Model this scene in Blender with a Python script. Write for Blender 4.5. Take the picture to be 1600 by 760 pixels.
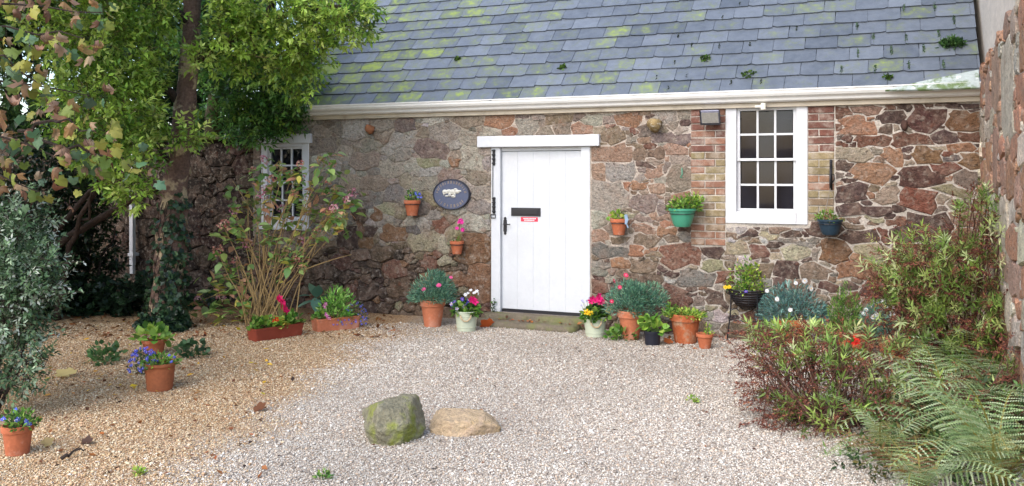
import bpy, math, random
import numpy as np
from mathutils import Vector, Matrix

for o in list(bpy.data.objects):
    bpy.data.objects.remove(o, do_unlink=True)
SC = bpy.context.scene
COL = SC.collection
rnd = random.Random(11)
RNG = np.random.default_rng(11)
PI = math.pi

# ------------------------------------------------------------------ camera
FPX, PX0, HOR = 1400.0, 800.0, 271.0          # focal length in photo pixels, principal column, horizon row
TH = math.atan(FPX / 3291.0)                   # the cottage front is turned this far from the picture plane
CZ = 1.79
_d = FPX / 132.0
_lat = (845 - PX0) / FPX * _d
CX = -(_lat * math.cos(TH) - _d * math.sin(TH))
CY = -(_lat * math.sin(TH) + _d * math.cos(TH))
cam = bpy.data.cameras.new('camera')
cam.sensor_width = 36.0
cam.lens = 36.0 * FPX / 1600.0
cam.shift_y = -(380.0 - HOR) / 1600.0
cam.clip_end = 500.0
cam.clip_start = 0.05
camo = bpy.data.objects.new('camera', cam)
COL.objects.link(camo)
camo.location = (CX, CY, CZ)
camo.rotation_euler = (PI / 2, 0, TH)
SC.camera = camo

# ------------------------------------------------------------------ sky, sun, exposure
SUN_EL, SUN_AZ = math.radians(46), math.radians(194)   # azimuth clockwise from +Y : front-left of the cottage
world = bpy.data.worlds.new('World')
SC.world = world
world.use_nodes = True
wn = world.node_tree.nodes
bg = wn['Background']
sky = wn.new('ShaderNodeTexSky')
sky.sky_type = 'NISHITA'
sky.sun_disc = False
sky.sun_elevation = SUN_EL
sky.sun_rotation = SUN_AZ
sky.air_density = 1.0
sky.dust_density = 2.0
sky.ozone_density = 1.0
world.node_tree.links.new(sky.outputs[0], bg.inputs[0])
bg.inputs[1].default_value = 0.15
sun = bpy.data.lights.new('sun', 'SUN')
sun.energy = 0.7
sun.angle = math.radians(65)
sun.color = (1.0, 0.985, 0.96)
suno = bpy.data.objects.new('sun', sun)
COL.objects.link(suno)
sd = Vector((math.sin(SUN_AZ) * math.cos(SUN_EL), math.cos(SUN_AZ) * math.cos(SUN_EL), math.sin(SUN_EL)))
suno.rotation_euler = sd.to_track_quat('Z', 'Y').to_euler()
SC.view_settings.view_transform = 'Standard'
SC.view_settings.look = 'None'
SC.view_settings.exposure = 1.56
SC.view_settings.gamma = 1.0
SC.view_settings.use_curve_mapping = False

# ------------------------------------------------------------------ surveying: photo readings to places
RIGHT = np.array([math.cos(TH), math.sin(TH), 0.0])
FWD = np.array([-math.sin(TH), math.cos(TH), 0.0])
CAM = np.array([CX, CY, CZ])
def ray(px, py):
    return RIGHT * (px - PX0) / FPX + FWD + np.array([0, 0, (HOR - py) / FPX])
def W(px, py, Y=0.0):                      # on a plane parallel to the cottage front
    r = ray(px, py); return CAM + r * ((Y - CY) / r[1])
def G(px, py, z=0.0):                      # on the ground
    r = ray(px, py); return CAM + r * ((z - CZ) / r[2])
def D(px, py, d):                          # at a distance
    return CAM + ray(px, py) * d
def S(p):                                  # photo pixels per metre there
    return FPX / float(np.dot(np.asarray(p)[:3] - CAM, FWD))

# ------------------------------------------------------------------ colour
def L1(c):
    c = c / 255.0
    return c / 12.92 if c <= 0.04045 else ((c + 0.055) / 1.055) ** 2.4
def C(r, g, b, k=0.85):
    return (L1(r) * k, L1(g) * k, L1(b) * k)

# ------------------------------------------------------------------ materials
MATS = {}
def mat(name, col=(0.5, 0.5, 0.5), rough=0.8, attr=False, noise=None, patch=None, bump=None, spec=0.3,
        metal=0.0, transl=0.0, patch2=None, objrand=0.0, coords='pos'):
    """noise=(scale, amount)   patch=(colour, scale, lo, hi)   bump=(scale, strength, distance)"""
    if name in MATS: return MATS[name]
    m = bpy.data.materials.new(name); m.use_nodes = True
    nt = m.node_tree; N = nt.nodes; Lk = nt.links.new
    b = N['Principled BSDF']
    b.inputs['Roughness'].default_value = rough
    b.inputs['Specular IOR Level'].default_value = spec
    b.inputs['Metallic'].default_value = metal
    if coords == 'pos':
        g = N.new('ShaderNodeNewGeometry'); P = g.outputs['Position']
    else:
        g = N.new('ShaderNodeTexCoord'); P = g.outputs['Object']
    if attr:
        a = N.new('ShaderNodeAttribute'); a.attribute_name = 'Col'; cur = a.outputs['Color']
    else:
        a = N.new('ShaderNodeRGB'); a.outputs[0].default_value = (*col, 1); cur = a.outputs[0]
    if objrand:
        oi = N.new('ShaderNodeObjectInfo'); mr = N.new('ShaderNodeMapRange')
        mr.inputs[3].default_value = 1 - objrand; mr.inputs[4].default_value = 1 + objrand
        Lk(oi.outputs['Random'], mr.inputs[0])
        vm = N.new('ShaderNodeVectorMath'); vm.operation = 'SCALE'
        Lk(cur, vm.inputs[0]); Lk(mr.outputs[0], vm.inputs['Scale']); cur = vm.outputs[0]
    if noise:
        sc_list = noise if isinstance(noise, list) else [noise]
        for (s, am) in sc_list:
            t = N.new('ShaderNodeTexNoise'); t.inputs['Scale'].default_value = s; t.inputs['Detail'].default_value = 5
            t.inputs['Roughness'].default_value = 0.65
            Lk(P, t.inputs['Vector'])
            mr = N.new('ShaderNodeMapRange'); mr.inputs[1].default_value = 0.28; mr.inputs[2].default_value = 0.72
            mr.inputs[3].default_value = 1 - am; mr.inputs[4].default_value = 1 + am
            Lk(t.outputs[0], mr.inputs[0])
            vm = N.new('ShaderNodeVectorMath'); vm.operation = 'SCALE'
            Lk(cur, vm.inputs[0]); Lk(mr.outputs[0], vm.inputs['Scale']); cur = vm.outputs[0]
    for pt in ((patch if isinstance(patch, list) else [patch]) + [patch2]):
        if pt:
            pc, s, lo, hi = pt[:4]
            t = N.new('ShaderNodeTexNoise'); t.inputs['Scale'].default_value = s; t.inputs['Detail'].default_value = 6
            t.inputs['Roughness'].default_value = 0.6
            Lk(P, t.inputs['Vector'])
            mr = N.new('ShaderNodeMapRange'); mr.inputs[1].default_value = lo; mr.inputs[2].default_value = hi
            if len(pt) > 4: mr.inputs[4].default_value = pt[4]
            Lk(t.outputs[0], mr.inputs[0])
            mx = N.new('ShaderNodeMix'); mx.data_type = 'RGBA'
            Lk(mr.outputs[0], mx.inputs[0]); Lk(cur, mx.inputs[6]); mx.inputs[7].default_value = (*pc, 1)
            cur = mx.outputs[2]
    Lk(cur, b.inputs['Base Color'])
    if bump:
        s, st, di = bump
        t = N.new('ShaderNodeTexNoise'); t.inputs['Scale'].default_value = s; t.inputs['Detail'].default_value = 8
        t.inputs['Roughness'].default_value = 0.65
        Lk(P, t.inputs['Vector'])
        bp = N.new('ShaderNodeBump'); bp.inputs['Strength'].default_value = st; bp.inputs['Distance'].default_value = di
        Lk(t.outputs[0], bp.inputs['Height']); Lk(bp.outputs[0], b.inputs['Normal'])
    if transl:
        tr = N.new('ShaderNodeBsdfTranslucent'); Lk(cur, tr.inputs[0])
        ms = N.new('ShaderNodeMixShader'); ms.inputs[0].default_value = transl
        out = N['Material Output']
        Lk(b.outputs[0], ms.inputs[1]); Lk(tr.outputs[0], ms.inputs[2]); Lk(ms.outputs[0], out.inputs[0])
    MATS[name] = m
    return m

LEAF = lambda: mat('leaf', attr=True, rough=0.5, spec=0.35, transl=0.36)
LEAFG = lambda: mat('glossy_leaf', attr=True, rough=0.34, spec=0.45, transl=0.4)
FLOWER = lambda: mat('petal', attr=True, rough=0.6, spec=0.2, transl=0.25)
BARK = lambda: mat('bark', C(92, 74, 60), rough=0.95, noise=[(9, .35), (40, .3)], bump=(30, .9, .03))

# ------------------------------------------------------------------ objects
def tag(o, label=None, cat=None, group=None, kind=None):
    if label: o['label'] = label
    if cat: o['category'] = cat
    if group: o['group'] = group
    if kind: o['kind'] = kind
    return o
def empty(name, loc=(0, 0, 0), label=None, cat=None, group=None, parent=None):
    o = bpy.data.objects.new(name, None); COL.objects.link(o)
    o.empty_display_size = 0.1
    o.location = tuple(float(v) for v in loc)
    if parent: o.parent = parent
    return tag(o, label, cat, group)
def link(name, me, parent=None, loc=None):
    o = bpy.data.objects.new(name, me); COL.objects.link(o)
    if parent: o.parent = parent
    if loc is not None: o.location = tuple(float(v) for v in loc)
    return o
def mesh_np(name, V, F, material, col=None, smooth=False):
    V = np.asarray(V, np.float32).reshape(-1, 3)
    me = bpy.data.meshes.new(name)
    if isinstance(F, np.ndarray):
        n, k = F.shape
        me.vertices.add(len(V)); me.vertices.foreach_set('co', V.ravel())
        me.loops.add(n * k); me.loops.foreach_set('vertex_index', F.astype(np.int32).ravel())
        me.polygons.add(n); me.polygons.foreach_set('loop_start', np.arange(0, n * k, k, dtype=np.int32))
        me.update(calc_edges=True)
    else:
        me.from_pydata([tuple(v) for v in V.tolist()], [], F)
        me.update()
    if col is not None:
        a = me.color_attributes.new('Col', 'FLOAT_COLOR', 'POINT')
        col = np.asarray(col, np.float32)
        if col.ndim == 1: col = np.tile(col[:3], (len(V), 1))
        c4 = np.ones((len(V), 4), np.float32); c4[:, :3] = col[:, :3]
        a.data.foreach_set('color', c4.ravel())
    if smooth: me.polygons.foreach_set('use_smooth', np.ones(len(me.polygons), dtype=bool))
    if material: me.materials.append(material)
    me.validate()
    return me

class MB:
    def __init__(s): s.v = []; s.f = []; s.c = []
    def add(s, V, F, col=None):
        k = len(s.v)
        s.v += [tuple(map(float, p)) for p in V]; s.f += [[i + k for i in f] for f in F]
        s.c += [col or (1, 1, 1)] * len(V)
    def box(s, x0, x1, y0, y1, z0, z1, col=None):
        s.add([(x0, y0, z0), (x1, y0, z0), (x1, y1, z0), (x0, y1, z0), (x0, y0, z1), (x1, y0, z1), (x1, y1, z1), (x0, y1, z1)],
              [[0, 3, 2, 1], [4, 5, 6, 7], [0, 1, 5, 4], [1, 2, 6, 5], [2, 3, 7, 6], [3, 0, 4, 7]], col)
    def tube(s, pts, rad, n=8, col=None, cap=True, wob=0.0, r=None):
        pts = [np.asarray(p, float) for p in pts]
        m = len(pts)
        if not hasattr(rad, '__len__'): rad = [rad] * m
        r = r or rnd
        V = []; F = []
        t0 = pts[1] - pts[0]; t0 /= np.linalg.norm(t0)
        a = np.array([0, 0, 1.0]) if abs(t0[2]) < 0.9 else np.array([1.0, 0, 0])
        u = np.cross(t0, a); u /= np.linalg.norm(u)
        for i in range(m):
            t = pts[min(i + 1, m - 1)] - pts[max(i - 1, 0)]; t /= (np.linalg.norm(t) + 1e-9)
            u = u - t * np.dot(u, t); u /= (np.linalg.norm(u) + 1e-9); w = np.cross(t, u)
            for j in range(n):
                an = 2 * PI * j / n; q = rad[i] * (1 + (r.uniform(-wob, wob) if wob else 0))
                V.append(pts[i] + (u * math.cos(an) + w * math.sin(an)) * q)
        for i in range(m - 1):
            for j in range(n):
                F.append([i * n + j, i * n + (j + 1) % n, (i + 1) * n + (j + 1) % n, (i + 1) * n + j])
        if cap:
            F.append(list(range(n))[::-1]); F.append([(m - 1) * n + j for j in range(n)])
        s.add(V, F, col)
    def lathe(s, prof, n=28, c=(0, 0, 0), col=None, cap=(True, True)):
        V = []; F = []
        for (r, z) in prof:
            for j in range(n):
                a = 2 * PI * j / n; V.append((c[0] + r * math.cos(a), c[1] + r * math.sin(a), c[2] + z))
        for i in range(len(prof) - 1):
            for j in range(n):
                F.append([i * n + j, i * n + (j + 1) % n, (i + 1) * n + (j + 1) % n, (i + 1) * n + j])
        if cap[0]: F.append(list(range(n))[::-1])
        if cap[1]: F.append([(len(prof) - 1) * n + j for j in range(n)])
        s.add(V, F, col)
    def prism_x(s, prof, x0, x1, col=None):          # closed (y,z) outline drawn out along x
        n = len(prof)
        V = [(x0, y, z) for (y, z) in prof] + [(x1, y, z) for (y, z) in prof]
        F = [[i, (i + 1) % n, n + (i + 1) % n, n + i] for i in range(n)] + [list(range(n))[::-1], list(range(n, 2 * n))]
        s.add(V, F, col)
    def me(s, name, material, smooth=False, attr=False):
        return mesh_np(name, np.array(s.v), s.f, material, np.array(s.c) if attr else None, smooth)
    def build(s, name, material, parent=None, loc=None, smooth=False, attr=False):
        return link(name, s.me(name, material, smooth, attr), parent, loc)
def bevel(o, w=0.006, seg=2):
    md = o.modifiers.new('bevel', 'BEVEL'); md.width = w; md.segments = seg; md.limit_method = 'ANGLE'
    md.angle_limit = math.radians(40); return o

# ------------------------------------------------------------------ leaves
def t_simple(w=0.45, fold=0.1, droop=0.15):
    V = np.array([[0, 0, 0], [.42, w / 2, .0], [.42, -w / 2, .0], [.5, 0, -fold], [1, 0, -droop]])
    return V, np.array([[0, 3, 1], [0, 2, 3], [1, 3, 4], [3, 2, 4]])
def t_ovate(w=0.6, fold=0.08, droop=0.2):
    xs = [.0, .2, .45, .72, 1.0]; ws = [0, .8, 1, .68, 0]
    V = [[0, 0, 0]]
    for x, q in zip(xs[1:-1], ws[1:-1]):
        z = -droop * x * x
        V += [[x, q * w / 2, z + fold * q], [x, 0, z], [x, -q * w / 2, z + fold * q]]
    V.append([1, 0, -droop])
    F = [[0, 2, 1], [0, 3, 2]]
    for i in (0, 1):
        a = 1 + 3 * i; b = a + 3
        F += [[a, a + 1, b + 1], [a, b + 1, b], [a + 1, a + 2, b + 2], [a + 1, b + 2, b + 1]]
    F += [[7, 8, 10], [8, 9, 10]]
    V = V[:10] + [V[10]]
    return np.array(V), np.array(F)
def t_palmate(curl=0.2):
    ang = [180, 150, 118, 95, 75, 52, 35, 18, 0, -18, -35, -52, -75, -95, -118, -150]
    rr = [.12, .44, .55, .46, .6, .68, .54, .68, .82, .68, .54, .68, .6, .46, .55, .44]
    V = [[.35, 0, 0]]
    for a, r in zip(ang, rr):
        a = math.radians(a); V.append([.35 + r * math.cos(a) * .75, r * math.sin(a) * .75, -curl * r * r + 0.05 * math.cos(5 * a)])
    n = len(ang)
    return np.array(V), np.array([[0, 1 + i, 1 + (i + 1) % n] for i in range(n)])
def t_blade(w=0.12, droop=0.25):
    V = np.array([[0, w / 4, 0], [0, -w / 4, 0], [.5, w / 2, -.03], [.5, -w / 2, -.03], [1, 0, -droop]])
    return V, np.array([[0, 1, 3], [0, 3, 2], [2, 3, 4]])
def unit(a):
    return a / (np.linalg.norm(a, axis=-1, keepdims=True) + 1e-9)
def scatter(tmpl, P, dirs, ln, up=None, roll=0.6, rng=None):
    """copies of a leaf shape at points P along dirs; returns V, F"""
    rng = rng or RNG
    TV, TF = tmpl; n = len(P); k = len(TV)
    d = unit(np.asarray(dirs, float))
    if up is None: up = np.tile([0, 0, 1.0], (n, 1))
    up = up + rng.normal(0, roll, (n, 3))
    y = unit(np.cross(up, d)); z = np.cross(d, y)
    ln = np.broadcast_to(np.asarray(ln, float), (n,))[:, None, None]
    V = P[:, None, :] + ln * (TV[None, :, 0:1] * d[:, None] + TV[None, :, 1:2] * y[:, None] + TV[None, :, 2:3] * z[:, None])
    F = TF[None] + (np.arange(n) * k)[:, None, None]
    return V.reshape(-1, 3), F.reshape(-1, TF.shape[1])
def pick(pal, n, jit=0.12, rng=None, wts=None):
    rng = rng or RNG
    pal = np.array(pal, float)
    if wts is not None: wts = np.array(wts, float) / np.sum(wts)
    c = pal[rng.choice(len(pal), n, p=wts)]
    return np.clip(c * (1 + rng.normal(0, jit, (n, 1))) * (1 + rng.normal(0, jit * .35, (n, 3))), 0.003, 0.9)
class Leaves:
    def __init__(s): s.V = []; s.F = []; s.C = []; s.n = 0
    def add(s, tmpl, P, dirs, ln, pal, up=None, roll=0.6, jit=0.14, wts=None):
        P = np.asarray(P, float)
        if len(P) == 0: return
        V, F = scatter(tmpl, P, dirs, ln, up, roll)
        s.V.append(V); s.F.append(F + s.n); s.n += len(V)
        s.C.append(np.repeat(pick(pal, len(P), jit, wts=wts), len(tmpl[0]), axis=0))
    def build(s, name, material, parent=None, loc=None):
        V = np.concatenate(s.V)
        if loc is not None: V = V - np.asarray(loc, float)
        me = mesh_np(name, V, np.concatenate(s.F), material, np.concatenate(s.C))
        return link(name, me, parent)
def rdir(n, up=0.0, rng=None):
    v = (rng or RNG).normal(0, 1, (n, 3)); v[:, 2] += up
    return unit(v)
def inball(n, c, r):
    v = rdir(n) * (RNG.random((n, 1)) ** (1 / 3.0)); return np.asarray(c, float) + v * np.asarray(r, float)
def curve(p0, p1, bend=(0, 0, 0), n=8):
    p0 = np.asarray(p0, float); p1 = np.asarray(p1, float); b = np.asarray(bend, float)
    return [p0 + (p1 - p0) * t + b * 4 * t * (1 - t) for t in np.linspace(0, 1, n)]

# ------------------------------------------------------------------ stone walls
PAL = dict(R=(132, 84, 66), D=(98, 74, 66), X=(108, 72, 62), O=(178, 122, 86), Q=(144, 100, 66), P=(168, 128, 102), K=(162, 142, 120),
           Y=(172, 160, 126), L=(160, 150, 112), B=(136, 112, 88), A=(122, 116, 106), E=(170, 159, 142), U=(194, 186, 176),
           M=(134, 116, 104), Z=(138, 74, 56), H=(146, 138, 124), T=(208, 190, 158), d=(84, 66, 56), b=(110, 88, 68))
def STONE(): return mat('rubble_stone', attr=True, rough=0.92, spec=0.15, noise=[(4, .14), (14, .26), (38, .3), (90, .36)], bump=(36, 1.0, .04),
                        patch=[(C(146, 124, 108), 7, .46, .68, .6), (C(150, 90, 60), 9, .6, .74, .4), (C(172, 160, 146), 20, .53, .68, .6)], patch2=(C(64, 52, 46), 27, .56, .7, .7))
def simplify(pts, tol):
    """keeps only the corners of a closed outline"""
    n = len(pts); i0 = max(range(n), key=lambda i: pts[i][0]); i1 = min(range(n), key=lambda i: pts[i][0])
    def dp(a, b):
        idx = [(a + k) % n for k in range(((b - a) % n) + 1)]
        (x0, y0), (x1, y1) = pts[a], pts[b]; L = math.hypot(x1 - x0, y1 - y0) + 1e-9; best, bi = 0, None
        for k in idx[1:-1]:
            d = abs((pts[k][0] - x0) * (y1 - y0) - (pts[k][1] - y0) * (x1 - x0)) / L
            if d > best: best, bi = d, k
        return [a] if best < tol else dp(a, bi) + dp(bi, b)
    keep = dp(i0, i1) + dp(i1, i0)
    return [pts[k] for k in keep]
def lay_stones(u0, u1, z0, z1, blocked, seeds, zone, res=0.015, seed=3, nmax=900):
    """Packs stones into a wall face (u along, z up). Returns list of (outline, colour, relief, area)."""
    rg = np.random.default_rng(seed)
    nu, nz = int((u1 - u0) / res), int((z1 - z0) / res)
    U, Zz = np.meshgrid(u0 + (np.arange(nu) + .5) * res, z0 + (np.arange(nz) + .5) * res)
    ph = rg.random(12) * 6.28
    Uw = U + .016 * np.sin(17 * Zz + ph[0] + 2 * np.sin(7 * U + ph[1])) + .009 * np.sin(41 * Zz + 23 * U + ph[2])
    Zw = Zz + .014 * np.sin(15 * U + ph[3] + 2 * np.sin(8 * Zz + ph[4])) + .008 * np.sin(37 * U - 29 * Zz + ph[5])
    dmin = np.full((nz, nu), 9.0, np.float32); lab = np.full((nz, nu), -1, np.int32)
    blk = blocked(U, Zz)
    stones = []
    def put(u, z, w, h, code, force=True):
        rot = rg.normal(0, .09); p = rg.uniform(2.6, 6.0)
        m = 1.6 * max(w, h)
        i0, i1 = max(0, int((u - m - u0) / res)), min(nu, int((u + m - u0) / res) + 1)
        j0, j1 = max(0, int((z - m - z0) / res)), min(nz, int((z + m - z0) / res) + 1)
        if i1 <= i0 or j1 <= j0: return False
        du = Uw[j0:j1, i0:i1] - u; dz = Zw[j0:j1, i0:i1] - z
        a = du * math.cos(rot) + dz * math.sin(rot); b = -du * math.sin(rot) + dz * math.cos(rot)
        d = ((np.abs(a) / (w / 2)) ** p + (np.abs(b) / (h / 2)) ** p) ** (1 / p)
        if not force:
            ins = d < 1
            if ins.sum() == 0: return False
            bad = ((dmin[j0:j1, i0:i1] < 1.05) | blk[j0:j1, i0:i1]) & ins
            if bad.sum() > .12 * ins.sum(): return False
        k = len(stones); stones.append((u, z, w, h, code))
        better = d < dmin[j0:j1, i0:i1]
        dmin[j0:j1, i0:i1][better] = d[better]; lab[j0:j1, i0:i1][better & (d < 1.55)] = k
        return True
    for s in seeds: put(*s)
    for pas, sc in enumerate((1.15, 1.0, .75, .55, .4, .28)):
        tries = 260 if pas < 3 else 520
        for _ in range(tries):
            if len(stones) >= nmax: break
            free = np.argwhere((dmin > 1.2) & ~blk)
            if len(free) < 30: break
            for _k in range(4):
                j, i = free[rg.integers(len(free))]
                u, z = U[j, i], Zz[j, i]
                (w, h), pal = zone(u, z)[:2]
                q = rg.uniform(.8, 1.25) * sc
                put(u, z, max(.045, w * q * rg.uniform(.8, 1.25)), max(.04, h * q * rg.uniform(.85, 1.15)), pal[rg.integers(len(pal))], False)
    lab[blk] = -1
    out = []
    NA = 40
    for k, (u, z, w, h, code) in enumerate(stones):
        jj, ii = np.nonzero(lab == k)
        if len(jj) < 7: continue
        cu, cz = U[jj, ii].mean(), Zz[jj, ii].mean()
        rel = zone(cu, cz)[3]; gap = zone(cu, cz)[4]
        if lab[min(nz - 1, max(0, int((cz - z0) / res))), min(nu - 1, max(0, int((cu - u0) / res)))] != k: continue
        rr = []
        asp = min(2.2, max(.5, w / h))
        angs = [math.atan2(math.sin(2 * PI * q / NA) , math.cos(2 * PI * q / NA) * asp) for q in range(NA)]
        for a in angs:
            ca, sa = math.cos(a), math.sin(a); r = 0.0
            while True:
                r += res * .5
                i = int((cu + ca * r - u0) / res); j = int((cz + sa * r - z0) / res)
                if i < 0 or j < 0 or i >= nu or j >= nz or lab[j, i] != k or r > 1: break
            rr.append(max(.012, r - gap))
        pts = [(cu + r * math.cos(a), cz + r * math.sin(a)) for r, a in zip(rr, angs)]
        area = 0.5 * abs(sum(pts[q][0] * pts[(q + 1) % NA][1] - pts[(q + 1) % NA][0] * pts[q][1] for q in range(NA)))
        pts = simplify(pts, min(.02, .07 * math.sqrt(area)) + .004)
        out.append((cu, cz, pts, code, rel, area))
    return out
def stone_geo(cu, cz, pts, rel, rg):
    """local (x, y, z) geometry, y towards the viewer negative; the face is split in a few chipped planes"""
    q = []
    for i, p in enumerate(pts):                      # long edges get a slightly broken run
        q.append(p); r = pts[(i + 1) % len(pts)]; L = math.hypot(r[0] - p[0], r[1] - p[1])
        if L > .09:
            f = rg.uniform(.35, .65); o = rg.uniform(-.008, .006); q.append((p[0] + (r[0] - p[0]) * f - (r[1] - p[1]) / L * o, p[1] + (r[1] - p[1]) * f + (r[0] - p[0]) / L * o))
    pts = q; n = len(pts); V = []; F = []
    h = rel * rg.uniform(.6, 1.35)
    R = sum(math.hypot(x - cu, z - cz) for x, z in pts) / n
    pl = []
    for _ in range(3):
        a = rg.uniform(0, 2 * PI); sl = rg.uniform(0, .9) * h / max(R, .03); pl.append((math.cos(a) * sl, math.sin(a) * sl, h * rg.uniform(.9, 1.3)))
    def top(dx, dz): return max(.2 * h, min(c + a * dx + b * dz for a, b, c in pl))
    e = min(.016, .16 * R) / max(R, .02)
    ox, oz = rg.uniform(-.25, .25) * R, rg.uniform(-.25, .25) * R
    for (sc, f) in ((1.0, None), (1.0, .3), (1 - e, .92), (.5, 1.0)):
        for (x, z) in pts:
            k = 1 + (rg.uniform(-.12, .12) if sc == .5 else 0)
            dx, dz = (x - cu) * sc * k + (ox if sc == .5 else 0) * .6, (z - cz) * sc * k + (oz if sc == .5 else 0) * .6
            V.append((dx, .03 if f is None else -f * top(dx, dz) * rg.uniform(.93, 1.07), dz))
    V.append((ox, -top(ox, oz), oz))
    for r in range(3):
        for i in range(n):
            F.append([r * n + i, r * n + (i + 1) % n, (r + 1) * n + (i + 1) % n, (r + 1) * n + i])
    for i in range(n): F.append([3 * n + i, 3 * n + (i + 1) % n, 4 * n])
    return V, F
def set_stones(stones, parent, M, seed, nparts=300, tint=1.0):
    rg = random.Random(seed)
    stones = sorted(stones, key=lambda s: -s[5])
    rest = MB()
    for k, (cu, cz, pts, code, rel, area) in enumerate(stones):
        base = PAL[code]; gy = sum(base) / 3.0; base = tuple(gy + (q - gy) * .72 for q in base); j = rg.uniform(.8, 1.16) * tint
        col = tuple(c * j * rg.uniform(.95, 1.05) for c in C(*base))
        V, F = stone_geo(cu, cz, pts, rel, rg)
        if k < nparts:
            mb = MB(); mb.add(V, F, col)
            o = mb.build('stone', STONE(), parent, attr=True)
            o.matrix_local = M @ Matrix.Translation((cu, 0, cz))
        else:
            VV = [tuple(M @ Vector((cu + v[0], v[1], cz + v[2]))) for v in V]
            rest.add(VV, F, col)
    if rest.v:
        tag(rest.build('small_stones', STONE(), parent, attr=True), kind='stuff')
def face_sheet(name, ul, zl, holes, M, colf, parent, material, seed=1, amp=.006):
    """pointing / render sheet with openings; every corner gets its own colour"""
    rg = np.random.default_rng(seed)
    def lines(a, b, extra, st=.09):
        xs = sorted(set([round(a, 4), round(b, 4)] + [round(e, 4) for e in extra if a < e < b])); out = []
        for p, q in zip(xs, xs[1:]):
            n = max(1, int(round((q - p) / st))); out += [p + (q - p) * i / n for i in range(n)]
        return out + [xs[-1]]
    us = lines(ul[0], ul[1], [e for h in holes for e in h[:2]]); zs = lines(zl[0], zl[1], [e for h in holes for e in h[2:]])
    V = []; c = []; F = []
    for z in zs:
        for u in us:
            V.append(tuple(M @ Vector((u, rg.uniform(-amp, amp), z)))); c.append(colf(u, z))
    nu = len(us)
    for j in range(len(zs) - 1):
        for i in range(nu - 1):
            mu, mz = (us[i] + us[i + 1]) / 2, (zs[j] + zs[j + 1]) / 2
            if any(h[0] < mu < h[1] and h[2] < mz < h[3] for h in holes): continue
            F.append([j * nu + i, j * nu + i + 1, (j + 1) * nu + i + 1, (j + 1) * nu + i])
    return link(name, mesh_np(name, np.array(V), np.array(F), material, np.array(c), True), parent)
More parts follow.
